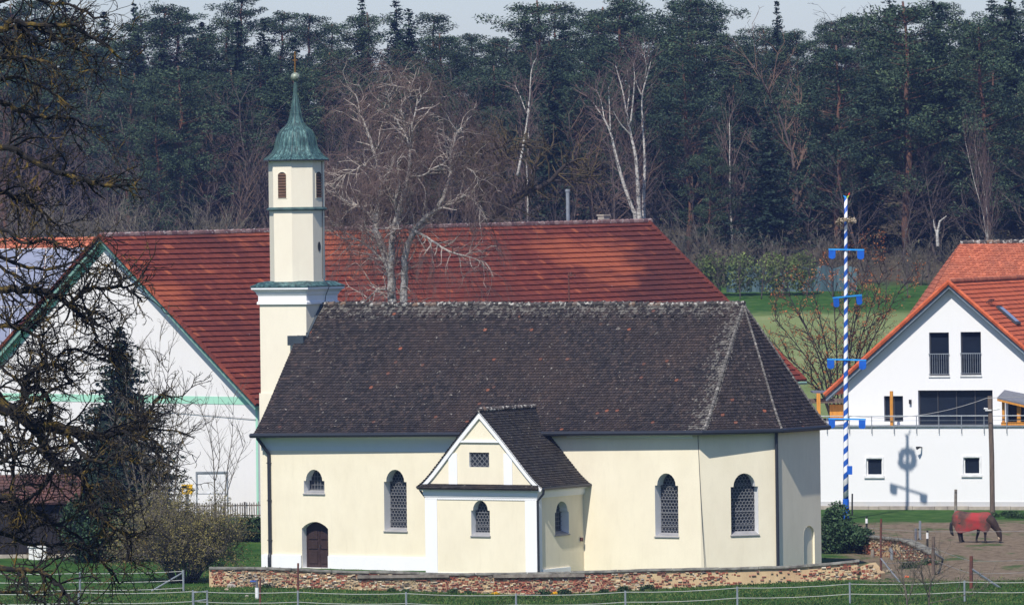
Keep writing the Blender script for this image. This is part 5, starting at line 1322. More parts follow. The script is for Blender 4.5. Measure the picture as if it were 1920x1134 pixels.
# skyline: highest point of the wood at each column of the photo
SKY = [(-60, -40), (110, -30), (150, 12), (215, 18), (232, -5), (300, -30), (335, 5), (352, 28), (385, 22), (420, 6), (470, -40), (500, 0), (545, 6), (600, 6), (625, 30), (665, 30), (690, -20), (735, -25), (770, 5), (800, -5), (835, 8), (860, 38), (985, 50), (1000, -20), (1060, -8), (1130, 0), (1190, -15), (1203, 45), (1250, 48), (1265, 0), (1320, -30), (1342, 20), (1368, 62), (1440, 45), (1462, 2), (1480, 40), (1530, 30), (1600, 12), (1650, -25), (1760, -20), (1800, 15), (1830, 20), (1870, -25), (2000, -20)]
x = -50
while x < 1980:                                    # back rows, wall of conifers
    for D, dy in ((634, 0), (612, 8), (590, 60), (574, 110)):
        xx = x+rng.uniform(-20, 20); k = rng.random()
        yt = interp(xx, SKY)+dy+rng.uniform(0, 22 if dy == 0 else 60)
        if yt < -10: yt = rng.uniform(-30, -2)
        tree('pine' if k < .78 else 'spruce', xx, yt, D+rng.uniform(-8, 8), rng.uniform(1.0, 1.35))
    x += 62
# middle rows: bare crowns mixed with conifers, darker and denser at the right
x = -40
while x < 1980:
    for D, y0, y1 in ((566, 90, 190), (556, 150, 270)):
        xx = x+rng.uniform(-25, 25); k = rng.random()
        con = interp(xx, [(0, .35), (300, .3), (500, .2), (700, .0), (1000, .08), (1100, .15), (1300, .3), (1450, .7), (1900, .75)])
        if k < con: tree('pine' if rng.random() < .6 else 'spruce', xx, rng.uniform(y0-30, y1), D+rng.uniform(-4, 4), rng.uniform(.8, 1.05))
        else: tree('bare' if rng.random() < .72 else 'russet', xx, rng.uniform(y0, y1), D+rng.uniform(-4, 4), rng.uniform(.9, 1.2))
    x += 70
# front row
x = -30
while x < 1960:
    xx = x+rng.uniform(-20, 20); y = interp(xx, [(0, 250), (300, 290), (480, 260), (640, 260), (1000, 240), (1300, 300), (1500, 300), (1900, 230)])+rng.uniform(-40, 60)
    tree('bare' if rng.random() < .85 else 'russet', xx, y, 540+rng.uniform(-5, 5), rng.uniform(.9, 1.15))
    x += 78
# brush along the edge of the wood
x = -20
while x < 1960:
    xx = x+rng.uniform(-15, 15); tree('brush', xx, interp(xx, [(0, 360), (420, 380), (460, 420), (1200, 420), (1260, 395), (1480, 440), (1960, 430)])+rng.uniform(-25, 25), 527+rng.uniform(-3, 3), rng.uniform(.9, 1.3))
    x += 46
# single trees that stand out
for a in (('pine', 340, 110, 548, 1.25, 1, 'round topped green pine standing left of the church cross'), ('pine', 300, 180, 545, .9, 3, 'low bushy pine left of the church tower'),
          ('spruce', 1040, 100, 545, 1.1, 0, 'dense dark spruce above the barn flue pipe'), ('pine', 1010, -12, 600, 1.3, 1, 'big dark pine on the skyline above the bare walnut'), ('pine', 1160, -15, 598, 1.25, 3, 'big dark pine on the skyline right of centre'),
          ('pine', 1300, -20, 600, 1.2, 1, 'broad pine on the skyline between two gaps of sky'), ('spruce', 1462, 2, 612, .8, 1, 'pointed spruce on the skyline with sky on both sides'),
          ('pine', 1290, 100, 552, 1.15, 0, 'tall pine with bare reddish trunk and dark crown between birches and maypole'), ('pine', 1330, 265, 540, .8, 3, 'small green pine right of the white birches'),
          ('spruce', 1440, 200, 538, 1.2, 2, 'wide dark spruce left of the maypole top'), ('pine', 1575, 70, 545, 1.25, 1, 'great pine with orange trunk directly behind the maypole'),
          ('pine', 1700, -15, 548, 1.35, 1, 'huge dense pine with orange trunk left of the orange roofs'), ('spruce', 1765, 10, 556, 1.25, 2, 'huge dark spruce above the white house gable'),
          ('pine', 1850, 30, 548, 1.2, 3, 'large bluish pine above the orange roof at right'), ('spruce', 1900, -30, 565, 1.2, 0, 'dark spruce at the right edge of the photo'),
          
          ('birch', 985, 80, 543, .8, 0, 'thin white birch above the bare walnut crown'), ('birch', 1375, 110, 541, .8, 0, 'thin white birch left of the wide dark spruce'), ('birch', 1860, 210, 533, .7, 1, 'pale birch above the orange roof ridge'),
          ('russet', 1120, 120, 545, 1.2, 1, 'russet leafless tree just left of the white birches'), ('russet', 1480, 60, 552, 1.3, 0, 'tall russet leafless tree on the skyline left of the maypole'), ('bare', 1560, -12, 605, 1.0, 3, 'bare larch rising against the sky above the maypole'),
          ('russet', 430, 240, 538, .9, 1, 'russet drooping tree left of the belfry'), ('bare', 790, 70, 548, 1.4, 1, 'broad purple brown tree behind the silver birch'), ('bare', 650, 120, 548, 1.3, 3, 'broad purple brown tree right of the church cross')):
    tree(*a[:6], label=a[6])
def white_birch(label, stems_, D, seed):
    bx_ = P(stems_[0][0][0][0], 500, D); root = thing('birch_tree', label, 'tree', (bx_.x, D, ground_z(bx_.x, D))); o0 = root.location.copy(); rb = random.Random(seed); tk = MB(); tw = MB()
    for pts, r0, r1 in stems_:
        P3 = spline([P(a, b_, D+dd)-o0 for a, b_, dd in pts]); n_ = len(P3)
        if r0 > .15: P3 = [Vector((P3[0].x+.3, P3[0].y, -.3))]+P3; n_ += 1
        rs = [lerp(r0, r1, i/(n_-1)) for i in range(n_)]; tk.tube(P3, rs, 6)
        for i in range(4, n_):
            for _ in range(2):
                d = (P3[i]-P3[i-1]).normalized(); ax = d.orthogonal(); ax.rotate(Matrix.Rotation(rb.random()*2*PI, 3, d))
                grow(tw, P3[i], d*.9+ax*.6, rb.uniform(.9, 2.4), .035, 0, rb, [lv(.5, .12, .06, 1.2, .5, .5, .4), lv(.4, .14, -.04, 1.0, .6, .5, .4, rmin=.018), lv(.4, .14, -.2, 0, .6, .5, .5, rmin=.013)])
    tk.build('trunk', M['birch'], root, True); tw.build('twigs', M['birchfine'], root)
def spline(pts, n_=4):
    out_ = []
    for i in range(len(pts)-1):
        p0 = pts[max(0, i-1)]; p1 = pts[i]; p2 = pts[i+1]; p3 = pts[min(len(pts)-1, i+2)]
        for k in range(n_):
            t = k/n_; out_.append(.5*((2*p1)+(p2-p0)*t+(2*p0-5*p1+4*p2-p3)*t*t+(3*p1-p0-3*p2+p3)*t**3))
    return out_+[pts[-1]]
white_birch('leaning white birch, leftmost of the three bright birches above the barn roof end', [([(1190, 400, 0), (1184, 387, 0), (1167, 338, 0), (1154, 288, 0), (1145, 250, 0), (1133, 224, .3), (1116, 199, .6), (1103, 182, .8)], .20, .03), ([(1145, 250, 0), (1143, 203, -.3), (1141, 161, -.6)], .09, .02), ([(1133, 224, .3), (1127, 190, .8), (1118, 168, 1)], .06, .02)], 533, 401)
white_birch('thickest forking white birch, middle of the three above the barn roof end', [([(1199, 410, 0), (1198, 393, 0), (1196, 351, 0), (1192, 296, 0), (1183, 254, 0), (1175, 212, .2), (1167, 169, .3), (1154, 123, .5)], .23, .03), ([(1183, 254, 0), (1164, 233, -.5), (1149, 207, -1)], .09, .02), ([(1182, 235, 0), (1188, 178, -.4), (1190, 135, -.6)], .10, .02), ([(1175, 212, .2), (1180, 170, 1), (1176, 130, 1.4)], .07, .02)], 532, 402)
white_birch('slender upright white birch, rightmost of the three above the barn roof end', [([(1207, 400, 0), (1207, 377, 0), (1209, 296, 0), (1205, 237, 0), (1204, 182, 0), (1213, 144, .3), (1222, 110, .5)], .17, .03), ([(1204, 182, 0), (1192, 152, -.4), (1188, 120, -.6)], .07, .02), ([(1209, 150, .2), (1212, 125, -.4), (1208, 104, -.6)], .05, .02)], 534, 403)
white_birch('thin white birch leaning right above the walnut crown', [([(970, 330, 0), (980, 280, 0), (988, 230, 0), (993, 180, .2), (997, 130, .4), (1008, 105, .5)], .13, .03), ([(988, 215, 0), (975, 180, .3), (965, 160, .5)], .05, .02)], 538, 404)
# leaning dead wood
q = MB(); q.tube([P(1758, 462, 527), P(1757, 440, 527), P(1762, 415, 527), P(1775, 405, 527)], [.14, .12, .08, .03], 6); q.tube([P(1757, 440, 527), P(1752, 425, 527), P(1750, 412, 527)], [.09, .06, .02], 5)
tag(q.build('dead_snag', M['birch']), 'broken white snag standing behind the orange roof hip', 'tree')
# dark ground cover inside the wood so that no light shows between the stems
M['litter'] = leafmat('undergrowth', (.030, .028, .022), (.06, .055, .040), (.10, .095, .055))
q = MB(); r2_ = random.Random(55)
for i in range(30000):
    X = r2_.uniform(-52, 52); Y = r2_.uniform(524, 640); leafq(q, Vector((X, Y, ground_z(X, Y)+abs(r2_.gauss(0, 1.3)))), r2_.uniform(.08, .22), r2_, 1, .5)
tag(q.build('undergrowth', M['litter']), 'dark tangled undergrowth on the floor of the wood', 'undergrowth', kind='stuff')
# orchard trees, netting and objects at the far edge of the meadow
k_ = 0
for (x, yt, yb, D, wd) in ((1290, 455, 548, 515, 1.5), (1345, 440, 546, 514, 1.5), (1385, 448, 545, 512, 1.4), (1425, 430, 544, 512, 1.4), (1465, 440, 545, 513, 1.4), (1510, 425, 547, 513, 1.5), (1560, 445, 546, 513, 1.3), (1625, 445, 543, 511, 1.5), (1660, 450, 541, 511, 1.4), (1700, 445, 545, 511, 1.4), (1740, 440, 545, 512, 1.4)):
    L_ = ('low rounded orchard tree at the far meadow edge behind the apse', 'low rounded orchard tree at the far meadow edge between maypole and white house')[x > 1590]
    o = tree('bare', x, yt, D, wd*.62, label='x'); o['label'] = L_; o['category'] = 'tree'; o['group'] = L_.replace('tree', 'trees'); o.name = 'orchard_tree'; k_ += 1
greens = MB(); r2_ = random.Random(66)
for (x, yt, yb) in ((1330, 470, 530), (1450, 480, 540), (1500, 478, 536), (1390, 470, 536)):
    g0_ = P(x, 545, 516); q = MB(); gz = ground_z(g0_.x, 516)
    for i in range(1500):
        v = Vector((r2_.gauss(0, 1), r2_.gauss(0, 1), r2_.gauss(0, 1))).normalized()*(r2_.random()**.4); leafq(q, Vector((v.x*1.5, v.y*1.4, 1.9+v.z*1.7+r2_.gauss(0, .2))), r2_.uniform(.08, .18), r2_)
    o = q.build('leafy_bush', M['greenbud']); o.location = (g0_.x, 516, gz); tag(o, 'young green bush budding at the far meadow edge behind the apse', 'bush', 'budding bushes behind the apse')
M['net'] = mat('teal_netting', (.10, .17, .19), .7, c2=(.06, .10, .12), scale=.8, sc3=(4, 1, .5), bumps=.5)
a, c = P(1365, 522, 521), P(1606, 522, 521); q = MB(); n_ = 40
def netrow(y0, y1, x0, x1, D):
    a, c = P(x0, y0, D), P(x1, y0, D); b0, b1 = P(x0, y1, D), P(x1, y1, D); vv = []
    for i in range(n_+1):
        t = i/n_; s = .25*math.sin(i*1.7)+.1*math.sin(i*3.1)
        for p_, q_ in ((a, c), (b0, b1)):
            v = p_.lerp(q_, t); vv.append(v+Vector((0, s, .12*math.sin(i*.9) if p_ is a else 0)))
        for p_, q_ in ((b0, b1), (a, c)):
            v = p_.lerp(q_, t); vv.append(v+Vector((0, s+.05, .12*math.sin(i*.9) if p_ is a else 0)))
    q.add(vv, [(i*4+k, i*4+(k+1) % 4, (i+1)*4+(k+1) % 4, (i+1)*4+k) for i in range(n_) for k in range(4)])
netrow(500, 549, 1362, 1606, 520)
tag(q.build('garden_netting', M['net']), 'teal netting hung along the far meadow edge behind orchard trees', 'netting')
M['bluenet'] = mat('blue_grey_sheet', (.12, .18, .26), .6)
p = on_ground(1427, 546, 440, 540); rt = MB(); rt.lathe([(.05, .0), (.55, .05), (.62, .25), (.4, .42), (.1, .5)], (0, 0, 0), 9); rt.lathe([(.05, 0), (.35, .05), (.3, .3), (.1, .36)], (-.8, .1, 0), 8)
M['redtarp'] = mat('red_orange_tarp', (.62, .08, .03), .6, c2=(.5, .2, .12), scale=2)
o = rt.build('tarpaulin_heap', M['redtarp']); o.location = p; tag(o, 'bright red tarpaulin heap at the far meadow edge', 'tarpaulin')
rt = MB(); rt.box(-.3, .3, -.2, .2, 0, .35); rt.box(-.34, .34, -.24, .24, .35, .42); p = on_ground(1386, 546, 440, 540); o = rt.build('crate', M['mint']); o.location = p; tag(o, 'small pale green crate left of the red tarpaulin heap', 'crate')
# ---- silver birch behind the church
def tri(p, r_): return p
bt = thing('silver_birch', 'leafless silver birch with drooping twigs between church and barn', 'tree', (P(742, 570, 325).x, 325, 0))
bo = bt.location.copy(); rb = random.Random(200); tk = MB(); tw = MB(); fine = MB()
def bp(x, y, dd=0): return P(x, y, 325+dd)-bo
stems = [([(738, 1050, 0), (738, 700, 0), (736, 570, 0), (733, 520, .3), (722, 480, .6), (708, 440, .9), (704, 418, 1.0)], .26, .17), ([(704, 418, 1.0), (712, 380, 1.1), (716, 350, 1.1), (705, 300, 1.4), (690, 250, 1.6), (676, 215, 1.8), (668, 178, 2)], .16, .02),
    ([(716, 352, 1.1), (728, 330, .6), (742, 290, .2), (760, 250, -.1), (752, 200, -.3), (770, 178, -.4), (764, 166, -.4)], .12, .015), ([(735, 560, 0), (734, 500, -.4), (736, 440, -.6), (752, 380, -.8), (766, 330, -1), (770, 280, -1.1), (776, 220, -1.3), (790, 180, -1.4)], .19, .02),
    ([(752, 1050, -.5), (756, 700, -.5), (757, 565, -.5), (758, 500, -.6), (764, 460, -.7), (785, 420, -1), (820, 390, -1.2), (838, 350, -1.3), (848, 290, -1.4), (856, 250, -1.4), (866, 240, -1.4)], .25, .02),
    ([(842, 328, -1.3), (862, 312, -1.6), (885, 320, -1.9), (900, 340, -2)], .07, .01), ([(812, 396, -1.1), (850, 380, -1.5), (875, 366, -1.8), (893, 380, -2), (900, 396, -2.1)], .08, .01),
    ([(704, 418, 1), (690, 400, 1.6), (670, 385, 2.1), (640, 372, 2.6), (625, 350, 2.8), (612, 338, 3)], .09, .01), ([(700, 320, 1.4), (680, 310, 1), (660, 322, .5), (640, 330, .2)], .06, .01),
    ([(770, 430, -.8), (800, 445, -1.3), (840, 470, -1.9), (880, 482, -2.3), (908, 492, -2.5)], .08, .012), ([(728, 500, .4), (700, 470, 1.1), (670, 450, 1.6), (640, 446, 1.9), (620, 430, 2)], .08, .012),
    ([(736, 540, 0), (710, 545, .8), (690, 560, 1.2), (676, 575, 1.6)], .06, .015), ([(766, 330, -1), (790, 330, -1.6), (815, 315, -2), (840, 300, -2.2), (848, 262, -2.2)], .06, .01), ([(736, 440, -.6), (745, 420, -1.4), (742, 380, -1.9), (750, 345, -2.3), (745, 300, -2.5)], .07, .01),
    ([(770, 280, -1.1), (760, 250, -.8), (742, 225, -.5), (728, 190, -.3), (735, 170, -.2)], .05, .01), ([(752, 380, -.8), (775, 352, 0), (800, 300, .6), (820, 262, 1)], .06, .01)]
bopt = [lv(.3, .22, .02, .5, .75, .5, .35), lv(.25, .2, -.06, 0, .7, .6, .45, rmin=.014)]
fopt = [lv(.25, .10, -.20, .35, .5, .7, .4), lv(.25, .10, -.4, 0, .5, .5, .4, rmin=.006)]
def spline(pts, n_=4):
    out_ = []
    for i in range(len(pts)-1):
        p0 = pts[max(0, i-1)]; p1 = pts[i]; p2 = pts[i+1]; p3 = pts[min(len(pts)-1, i+2)]
        for k in range(n_):
            t = k/n_; out_.append(.5*((2*p1)+(p2-p0)*t+(2*p0-5*p1+4*p2-p3)*t*t+(3*p1-p0-3*p2+p3)*t**3))
    return out_+[pts[-1]]
tips = []
for pts, r0, r1 in stems:
    P3 = spline([bp(*q_) for q_ in pts]); n_ = len(P3)
    P3 = [p+Vector((rb.gauss(0, .03), rb.gauss(0, .03), 0)) for p in P3]
    rs = [lerp(r0, r1, i/(n_-1)) for i in range(n_)]
    tk.tube(P3, rs, 8)
    for i in range(2, n_):
        if P3[i].z < 10.5: continue
        for _ in range(1 if rb.random() < .5 else 2):
            d = (P3[i]-P3[i-1]).normalized(); ax = d.orthogonal(); ax.rotate(Matrix.Rotation(rb.random()*2*PI, 3, d))
            grow(tw, P3[i], d*.7+ax*.7+Vector((0,0,.15)), rb.uniform(.8, 2.0), min(.045, rs[i]*.5+.012), 0, rb, bopt, tips)
for p, d in tips:
    for _ in range(3): grow(fine, p+Vector((rb.gauss(0, .1), rb.gauss(0, .1), rb.gauss(0, .1))), d*.8+Vector((rb.gauss(0, .5), rb.gauss(0, .5), rb.gauss(0, .3))), rb.uniform(.6, 2.2), .0085, 0, rb, fopt)
tk.build('trunk', M['birch'], bt, True); tw.build('branches', M['birch'] if False else M['birchtwig'], bt); fine.build('twigs', M['birchfine'], bt)
# ---- gnarled dark tree behind the barn ridge
wt = thing('walnut_tree', 'gnarled dark leafless tree leaning right behind the barn ridge', 'tree', (P(880, 470, 392).x, 392, ground_z(P(880, 470, 392).x, 392))); wo_ = wt.location.copy()
def wp(x, y, dd=0): return P(x, y, 392+dd)-wo_
tk = MB(); tw = MB(); rb = random.Random(210)
gopt = [lv(.45, .28, .04, 1.0, .85, .5, .35), lv(.35, .32, .0, 1.35, .8, .5, .4, rmin=.022), lv(.3, .3, .0, 0, .7, .5, .5, rmin=.014)]
for pts, r0, r1 in (([(880, 560, 0), (900, 430, 0), (918, 408, 0), (950, 385, .3), (985, 362, .6), (1030, 340, 1), (1060, 310, 1.2), (1085, 298, 1.3)], .42, .05), ([(915, 410, 0), (905, 380, -.5), (900, 350, -1), (895, 320, -1.4), (905, 290, -1.6), (935, 278, -1.9), (960, 262, -2)], .22, .04),
      ([(905, 380, -.5), (930, 350, -1), (945, 330, -1.2), (940, 300, -1), (958, 275, -.6), (985, 268, -.4)], .15, .03), ([(985, 362, .6), (1000, 330, 1.5), (1010, 300, 2), (1035, 275, 2.2)], .13, .03), ([(1030, 340, 1), (1065, 338, 1.4), (1095, 322, 1.8), (1110, 330, 2)], .1, .02), ([(900, 350, -1), (885, 320, -.5), (893, 290, 0), (905, 262, .2)], .1, .02)):
    P3 = spline([wp(*q_) for q_ in pts]); n_ = len(P3); P3 = [p+Vector((rb.gauss(0, .06),)*3) for p in P3]; rs = [lerp(r0, r1, i/(n_-1)) for i in range(n_)]
    tk.tube(P3, rs, 8)
    for i in range(5, n_):
        for _ in range(2):
            d = (P3[i]-P3[i-1]).normalized(); ax = d.orthogonal(); ax.rotate(Matrix.Rotation(rb.random()*2*PI, 3, d)); grow(tw, P3[i], d*.4+ax*.9+Vector((0,0,.2)), rb.uniform(.9, 2.2), .055, 0, rb, gopt)
tk.build('trunk', M['barkdark'], wt, True); M['wtwig'] = mat('olive_dark_twig', (.10, .075, .035), .95, c2=(.04, .032, .025), scale=2); tw.build('branches', M['wtwig'], wt)
# ---- multi-stemmed bush tree with orange buds, right of the apse
def bud_tree(name, label, base, stems_, D, opt, mt, lm, ls, seed, frac=.6, ls_r=.05, cat='tree', tr_=.035):
    root = thing(name, label, cat, (P(base[0], base[1], D).x, D, ground_z(P(base[0], base[1], D).x, D))); o0 = root.location.copy(); rb = random.Random(seed); tk = MB(); tw = MB(); lf = MB(); tips = []
    for pts, r0, r1 in stems_:
        P3 = spline([P(a, b_, D+dd)-o0 for a, b_, dd in pts]); n_ = len(P3); rs = [lerp(r0, r1, i/(n_-1)) for i in range(n_)]
        P3[0].z = min(P3[0].z, -.1) if pts[0] == pts[0] and rs[0] == r0 and r0 >= .09 else P3[0].z
        tk.tube(P3, rs, 6)
        for i in range(2, n_):
            for _ in range(2):
                d = (P3[i]-P3[i-1]).normalized(); ax = d.orthogonal(); ax.rotate(Matrix.Rotation(rb.random()*2*PI, 3, d)); grow(tw, P3[i], d*.8+ax*.7+Vector((0,0,.3)), rb.uniform(.7, 1.8), tr_, 0, rb, opt, tips)
    tk.build('trunk', M[mt], root, True); tw.build('branches', M[mt], root)
    if ls:
        for p, d in tips:
            if rb.random() < frac:
                for _ in range(ls): leafq(lf, p+Vector((rb.gauss(0, .06), rb.gauss(0, .06), rb.gauss(0, .06))), rb.uniform(ls_r*.7, ls_r*1.4), rb)
        lf.build('buds', M[lm], root)
    return root
oopt = [lv(.4, .16, .05, 1.4, .6, .55, .4), lv(.3, .18, .04, 1.3, .6, .55, .4, rmin=.015), lv(.25, .18, .04, 0, .6, .5, .5, rmin=.010)]
ob = []
for bx_, tx, ty, dd in ((1560, 1455, 600, 0), (1562, 1475, 545, .6), (1566, 1520, 530, -.6), (1572, 1560, 505, .2), (1576, 1600, 485, .5), (1582, 1630, 475, -.4), (1588, 1660, 500, .2), (1592, 1690, 540, .8), (1560, 1450, 650, -.8), (1570, 1500, 590, -1.2), (1580, 1610, 540, -1.4), (1590, 1650, 570, 1.4), (1562, 1470, 690, .9)):
    ob.append(([(bx_, 790, 0), (lerp(bx_, tx, .25), lerp(760, ty, .35), dd*.4), (lerp(bx_, tx, .62), lerp(760, ty, .7), dd), (tx, ty, dd*1.6)], .065, .014))
bud_tree('budding_tree', 'wide many stemmed leafless tree with orange buds between church apse and white house', (1572, 790), ob, 378, oopt, 'barkdark', 'orangebud', 2, 220, .6, .05, tr_=.028)
# ---- garden spruce at the left with bare stems beside it
def place_proto(pr, name, label, x, ytop, D, wf, cat='tree', ybase=None, parts=('trunk', 'crown')):
    q = P(x, 400, D); gz = ground_z(q.x, D); h = P(x, ytop, D).z-gz; root = thing(name, label, cat, (q.x, D, gz)); s = h/22; root.scale = (s*wf, s*wf, s)
    for nm2, me in zip(parts, pr): o = bpy.data.objects.new(nm2, me); COL.objects.link(o); o.parent = root
    return root
place_proto(proto_spruce(301, 22, 7.2, 2.6, .02), 'spruce_tree', 'bushy young dark spruce before the barn gable, left of the church', 222, 605, 314, 1.22)
place_proto(proto_spruce(302, 22, 5.5, 1.9, .02), 'spruce_tree', 'lower dark conifer filling the space beside the wooden shed', 190, 800, 309, 1.5)
sopt = [lv(.35, .10, .08, .8, .5, .5, .4), lv(.3, .12, .06, .9, .5, .5, .4, rmin=.014), lv(.25, .12, .05, 0, .5, .5, .5, rmin=.009)]
st = []
for bx_, tx, ty, dd in ((262, 235, 690, 0), (270, 262, 650, .4), (282, 290, 700, -.3), (292, 318, 665, .3), (300, 345, 730, 0), (306, 330, 760, .5), (250, 215, 760, -.4), (296, 300, 640, 1), (314, 360, 800, .3), (276, 250, 740, .9)):
    st.append(([(bx_, 1050, 0), (lerp(bx_, tx, .2)+3, 940, dd*.3), (lerp(bx_, tx, .55)-3, 840, dd), (tx, ty, dd*1.4)], .065, .010))
bud_tree('bare_tree', 'cluster of thin grey leafless stems right of the young spruce', (282, 1050), st, 306, sopt, 'barkgrey', 'budleaf', 0, 230, tr_=.022)
st = [([(404, 985, 0), (402, 900, .1), (396, 830, .2), (376, 765, .3)], .045, .01), ([(420, 985, 0), (424, 900, -.1), (435, 820, -.1), (438, 745, 0)], .04, .008), ([(404, 900, 0), (412, 850, 0), (404, 780, .2)], .03, .008), ([(424, 930, 0), (440, 880, .2), (460, 830, .3)], .025, .008)]
bud_tree('bare_sapling', 'pair of thin leafless saplings in front of the notice board', (412, 985), st, 327, [lv(.35, .08, .1, .5, .4, .5, .4), lv(.3, .1, .06, .6, .5, .5, .4, rmin=.009), lv(.25, .12, .05, 0, .5, .5, .5, rmin=.007)], 'barkgrey', 'budleaf', 1, 231, .25, .03, tr_=.014)
# ---- olive bush at the garden wall's left end
st = []; rb = random.Random(5)
for i in range(34):
    a = rb.uniform(-1, 1); tx = 335+a*95; ty = 965+40*a*a+rb.uniform(-12, 50)
    st.append(([(345+a*22, 1092, 0), (345+a*55, 1045, rb.uniform(-1, 1)), (tx, ty, rb.uniform(-1.6, 1.6))], .045, .012))
bud_tree('budding_bush', 'big rounded olive bush at the left end of the garden wall', (345, 1092), st, 288, [lv(.22, .16, .06, 1.1, .7, .55, .4), lv(.18, .18, .05, 1.3, .7, .55, .4, rmin=.009), lv(.15, .2, .03, 0, .6, .5, .5, rmin=.007)], 'barkgrey', 'budleaf', 2, 240, .8, .042, 'bush', tr_=.016)
# ---- ivy
def ivy(name, label, blobs, n_, seed, mt='ivy', r_=(.05, .11), cat='ivy'):
    o0 = Vector(blobs[0][0]); root_z = ground_z(o0.x, o0.y); o0.z = root_z; q = MB(); rb = random.Random(seed)
    for c, rx, ry, rz_ in blobs:
        for i in range(int(n_*rx*rz_)):
            v = Vector((rb.gauss(0, 1), rb.gauss(0, 1), rb.gauss(0, 1))).normalized()*(.72+.3*rb.random()+.12*math.sin(i))
            leafq(q, Vector(c)+Vector((v.x*rx, v.y*ry, v.z*rz_))-o0, rb.uniform(*r_), rb, 1, .6)
    o = q.build(name, M[mt]); o.location = o0; return tag(o, label, cat)
def gp(x, y, D): return P(x, y, D)
ivy('ivy_bush', 'dark ivy covered mound right of the apse at the maypole foot', [(gp(1570, 978, 308), .7, .7, .95), (gp(1565, 1000, 308), .9, .8, .9), (gp(1582, 1005, 306), 1.0, .7, .75), (gp(1600, 1008, 306), .8, .6, .6), (gp(1618, 1006, 305), .55, .5, .4), (gp(1560, 1030, 306), .8, .6, .7)], 1900, 250)
ivy('ivy_hedge', 'low dark ivy hedge under the paling fence', [(gp(470, 992, 321), 1.0, .6, .65), (gp(440, 1000, 321), .9, .6, .5), (gp(490, 996, 321), .7, .6, .65), (gp(415, 1005, 321), .8, .6, .4)], 1800, 251)
ivy('dark_shrub', 'dense black green shrub between shed and spruce', [(gp(165, 985, 306), 1.4, 1.0, 1.5), (gp(215, 1000, 306), 1.3, 1.0, 1.2)], 1500, 252, cat='shrub')
# ---- bare twigs in front of the ivy hedge and in the foreground right
sap = [([(1702, 1200, 0), (1700, 1120, 0), (1692, 1080, .1), (1688, 1040, .2)], .05, .015), ([(1741, 1200, .5), (1742, 1120, .4), (1748, 1085, .3), (1765, 1060, .2)], .055, .015), ([(1742, 1120, .4), (1730, 1085, 0), (1727, 1055, -.2)], .03, .01), ([(1701, 1130, 0), (1712, 1095, 0), (1716, 1070, 0)], .025, .01), ([(1742, 1130, .4), (1790, 1120, .4), (1850, 1100, .6)], .02, .006)]
bud_tree('bare_sapling', 'leafless yellowish sapling in the foreground grass at lower right', (1720, 1200), sap, 258, [lv(.22, .12, .06, .5, .6, .5, .4), lv(.2, .14, .04, .6, .6, .5, .4, rmin=.007), lv(.2, .12, .05, 0, .5, .5, .5, rmin=.005)], 'barkgrey', 'orangebud', 1, 260, .3, .02, tr_=.012)
st = [([(1205+i*9, 1180, 0), (1204+i*9+rb.uniform(-5, 5), 1125, 0)], .008, .004) for i in range(1)]
# ---- foreground gnarled tree with lichen, reaching in from the left
FD = 120.0
ft = thing('lichen_tree', 'gnarled old tree with golden lichen, its bare branches reaching in from the left edge', 'tree', (-13.2, FD, ground_z(-13.2, FD))); fo_ = ft.location.copy(); rb = random.Random(300)
def fp(x, y, dd=0): return P(x, y, FD+dd)-fo_
q = MB(); q.tube([Vector((0, 0, -.3)), Vector((0, 0, 1)), Vector((.2, 0, 3)), fp(-300, 700), fp(-290, 500), fp(-270, 300), fp(-240, 60)], [.62, .5, .44, .36, .26, .18, .1], 12)
q.build('trunk', M['lichen'], ft, True)
fo3 = [lv(.11, .22, .0, .62, .85, .60, .42, start=.05), lv(.09, .24, -.02, .62, .9, .62, .42, rmin=.0105), lv(.08, .25, -.03, .34, .9, .6, .5, rmin=.0075), lv(.07, .24, -.02, 0, .8, .5, .6, rmin=.0055)]
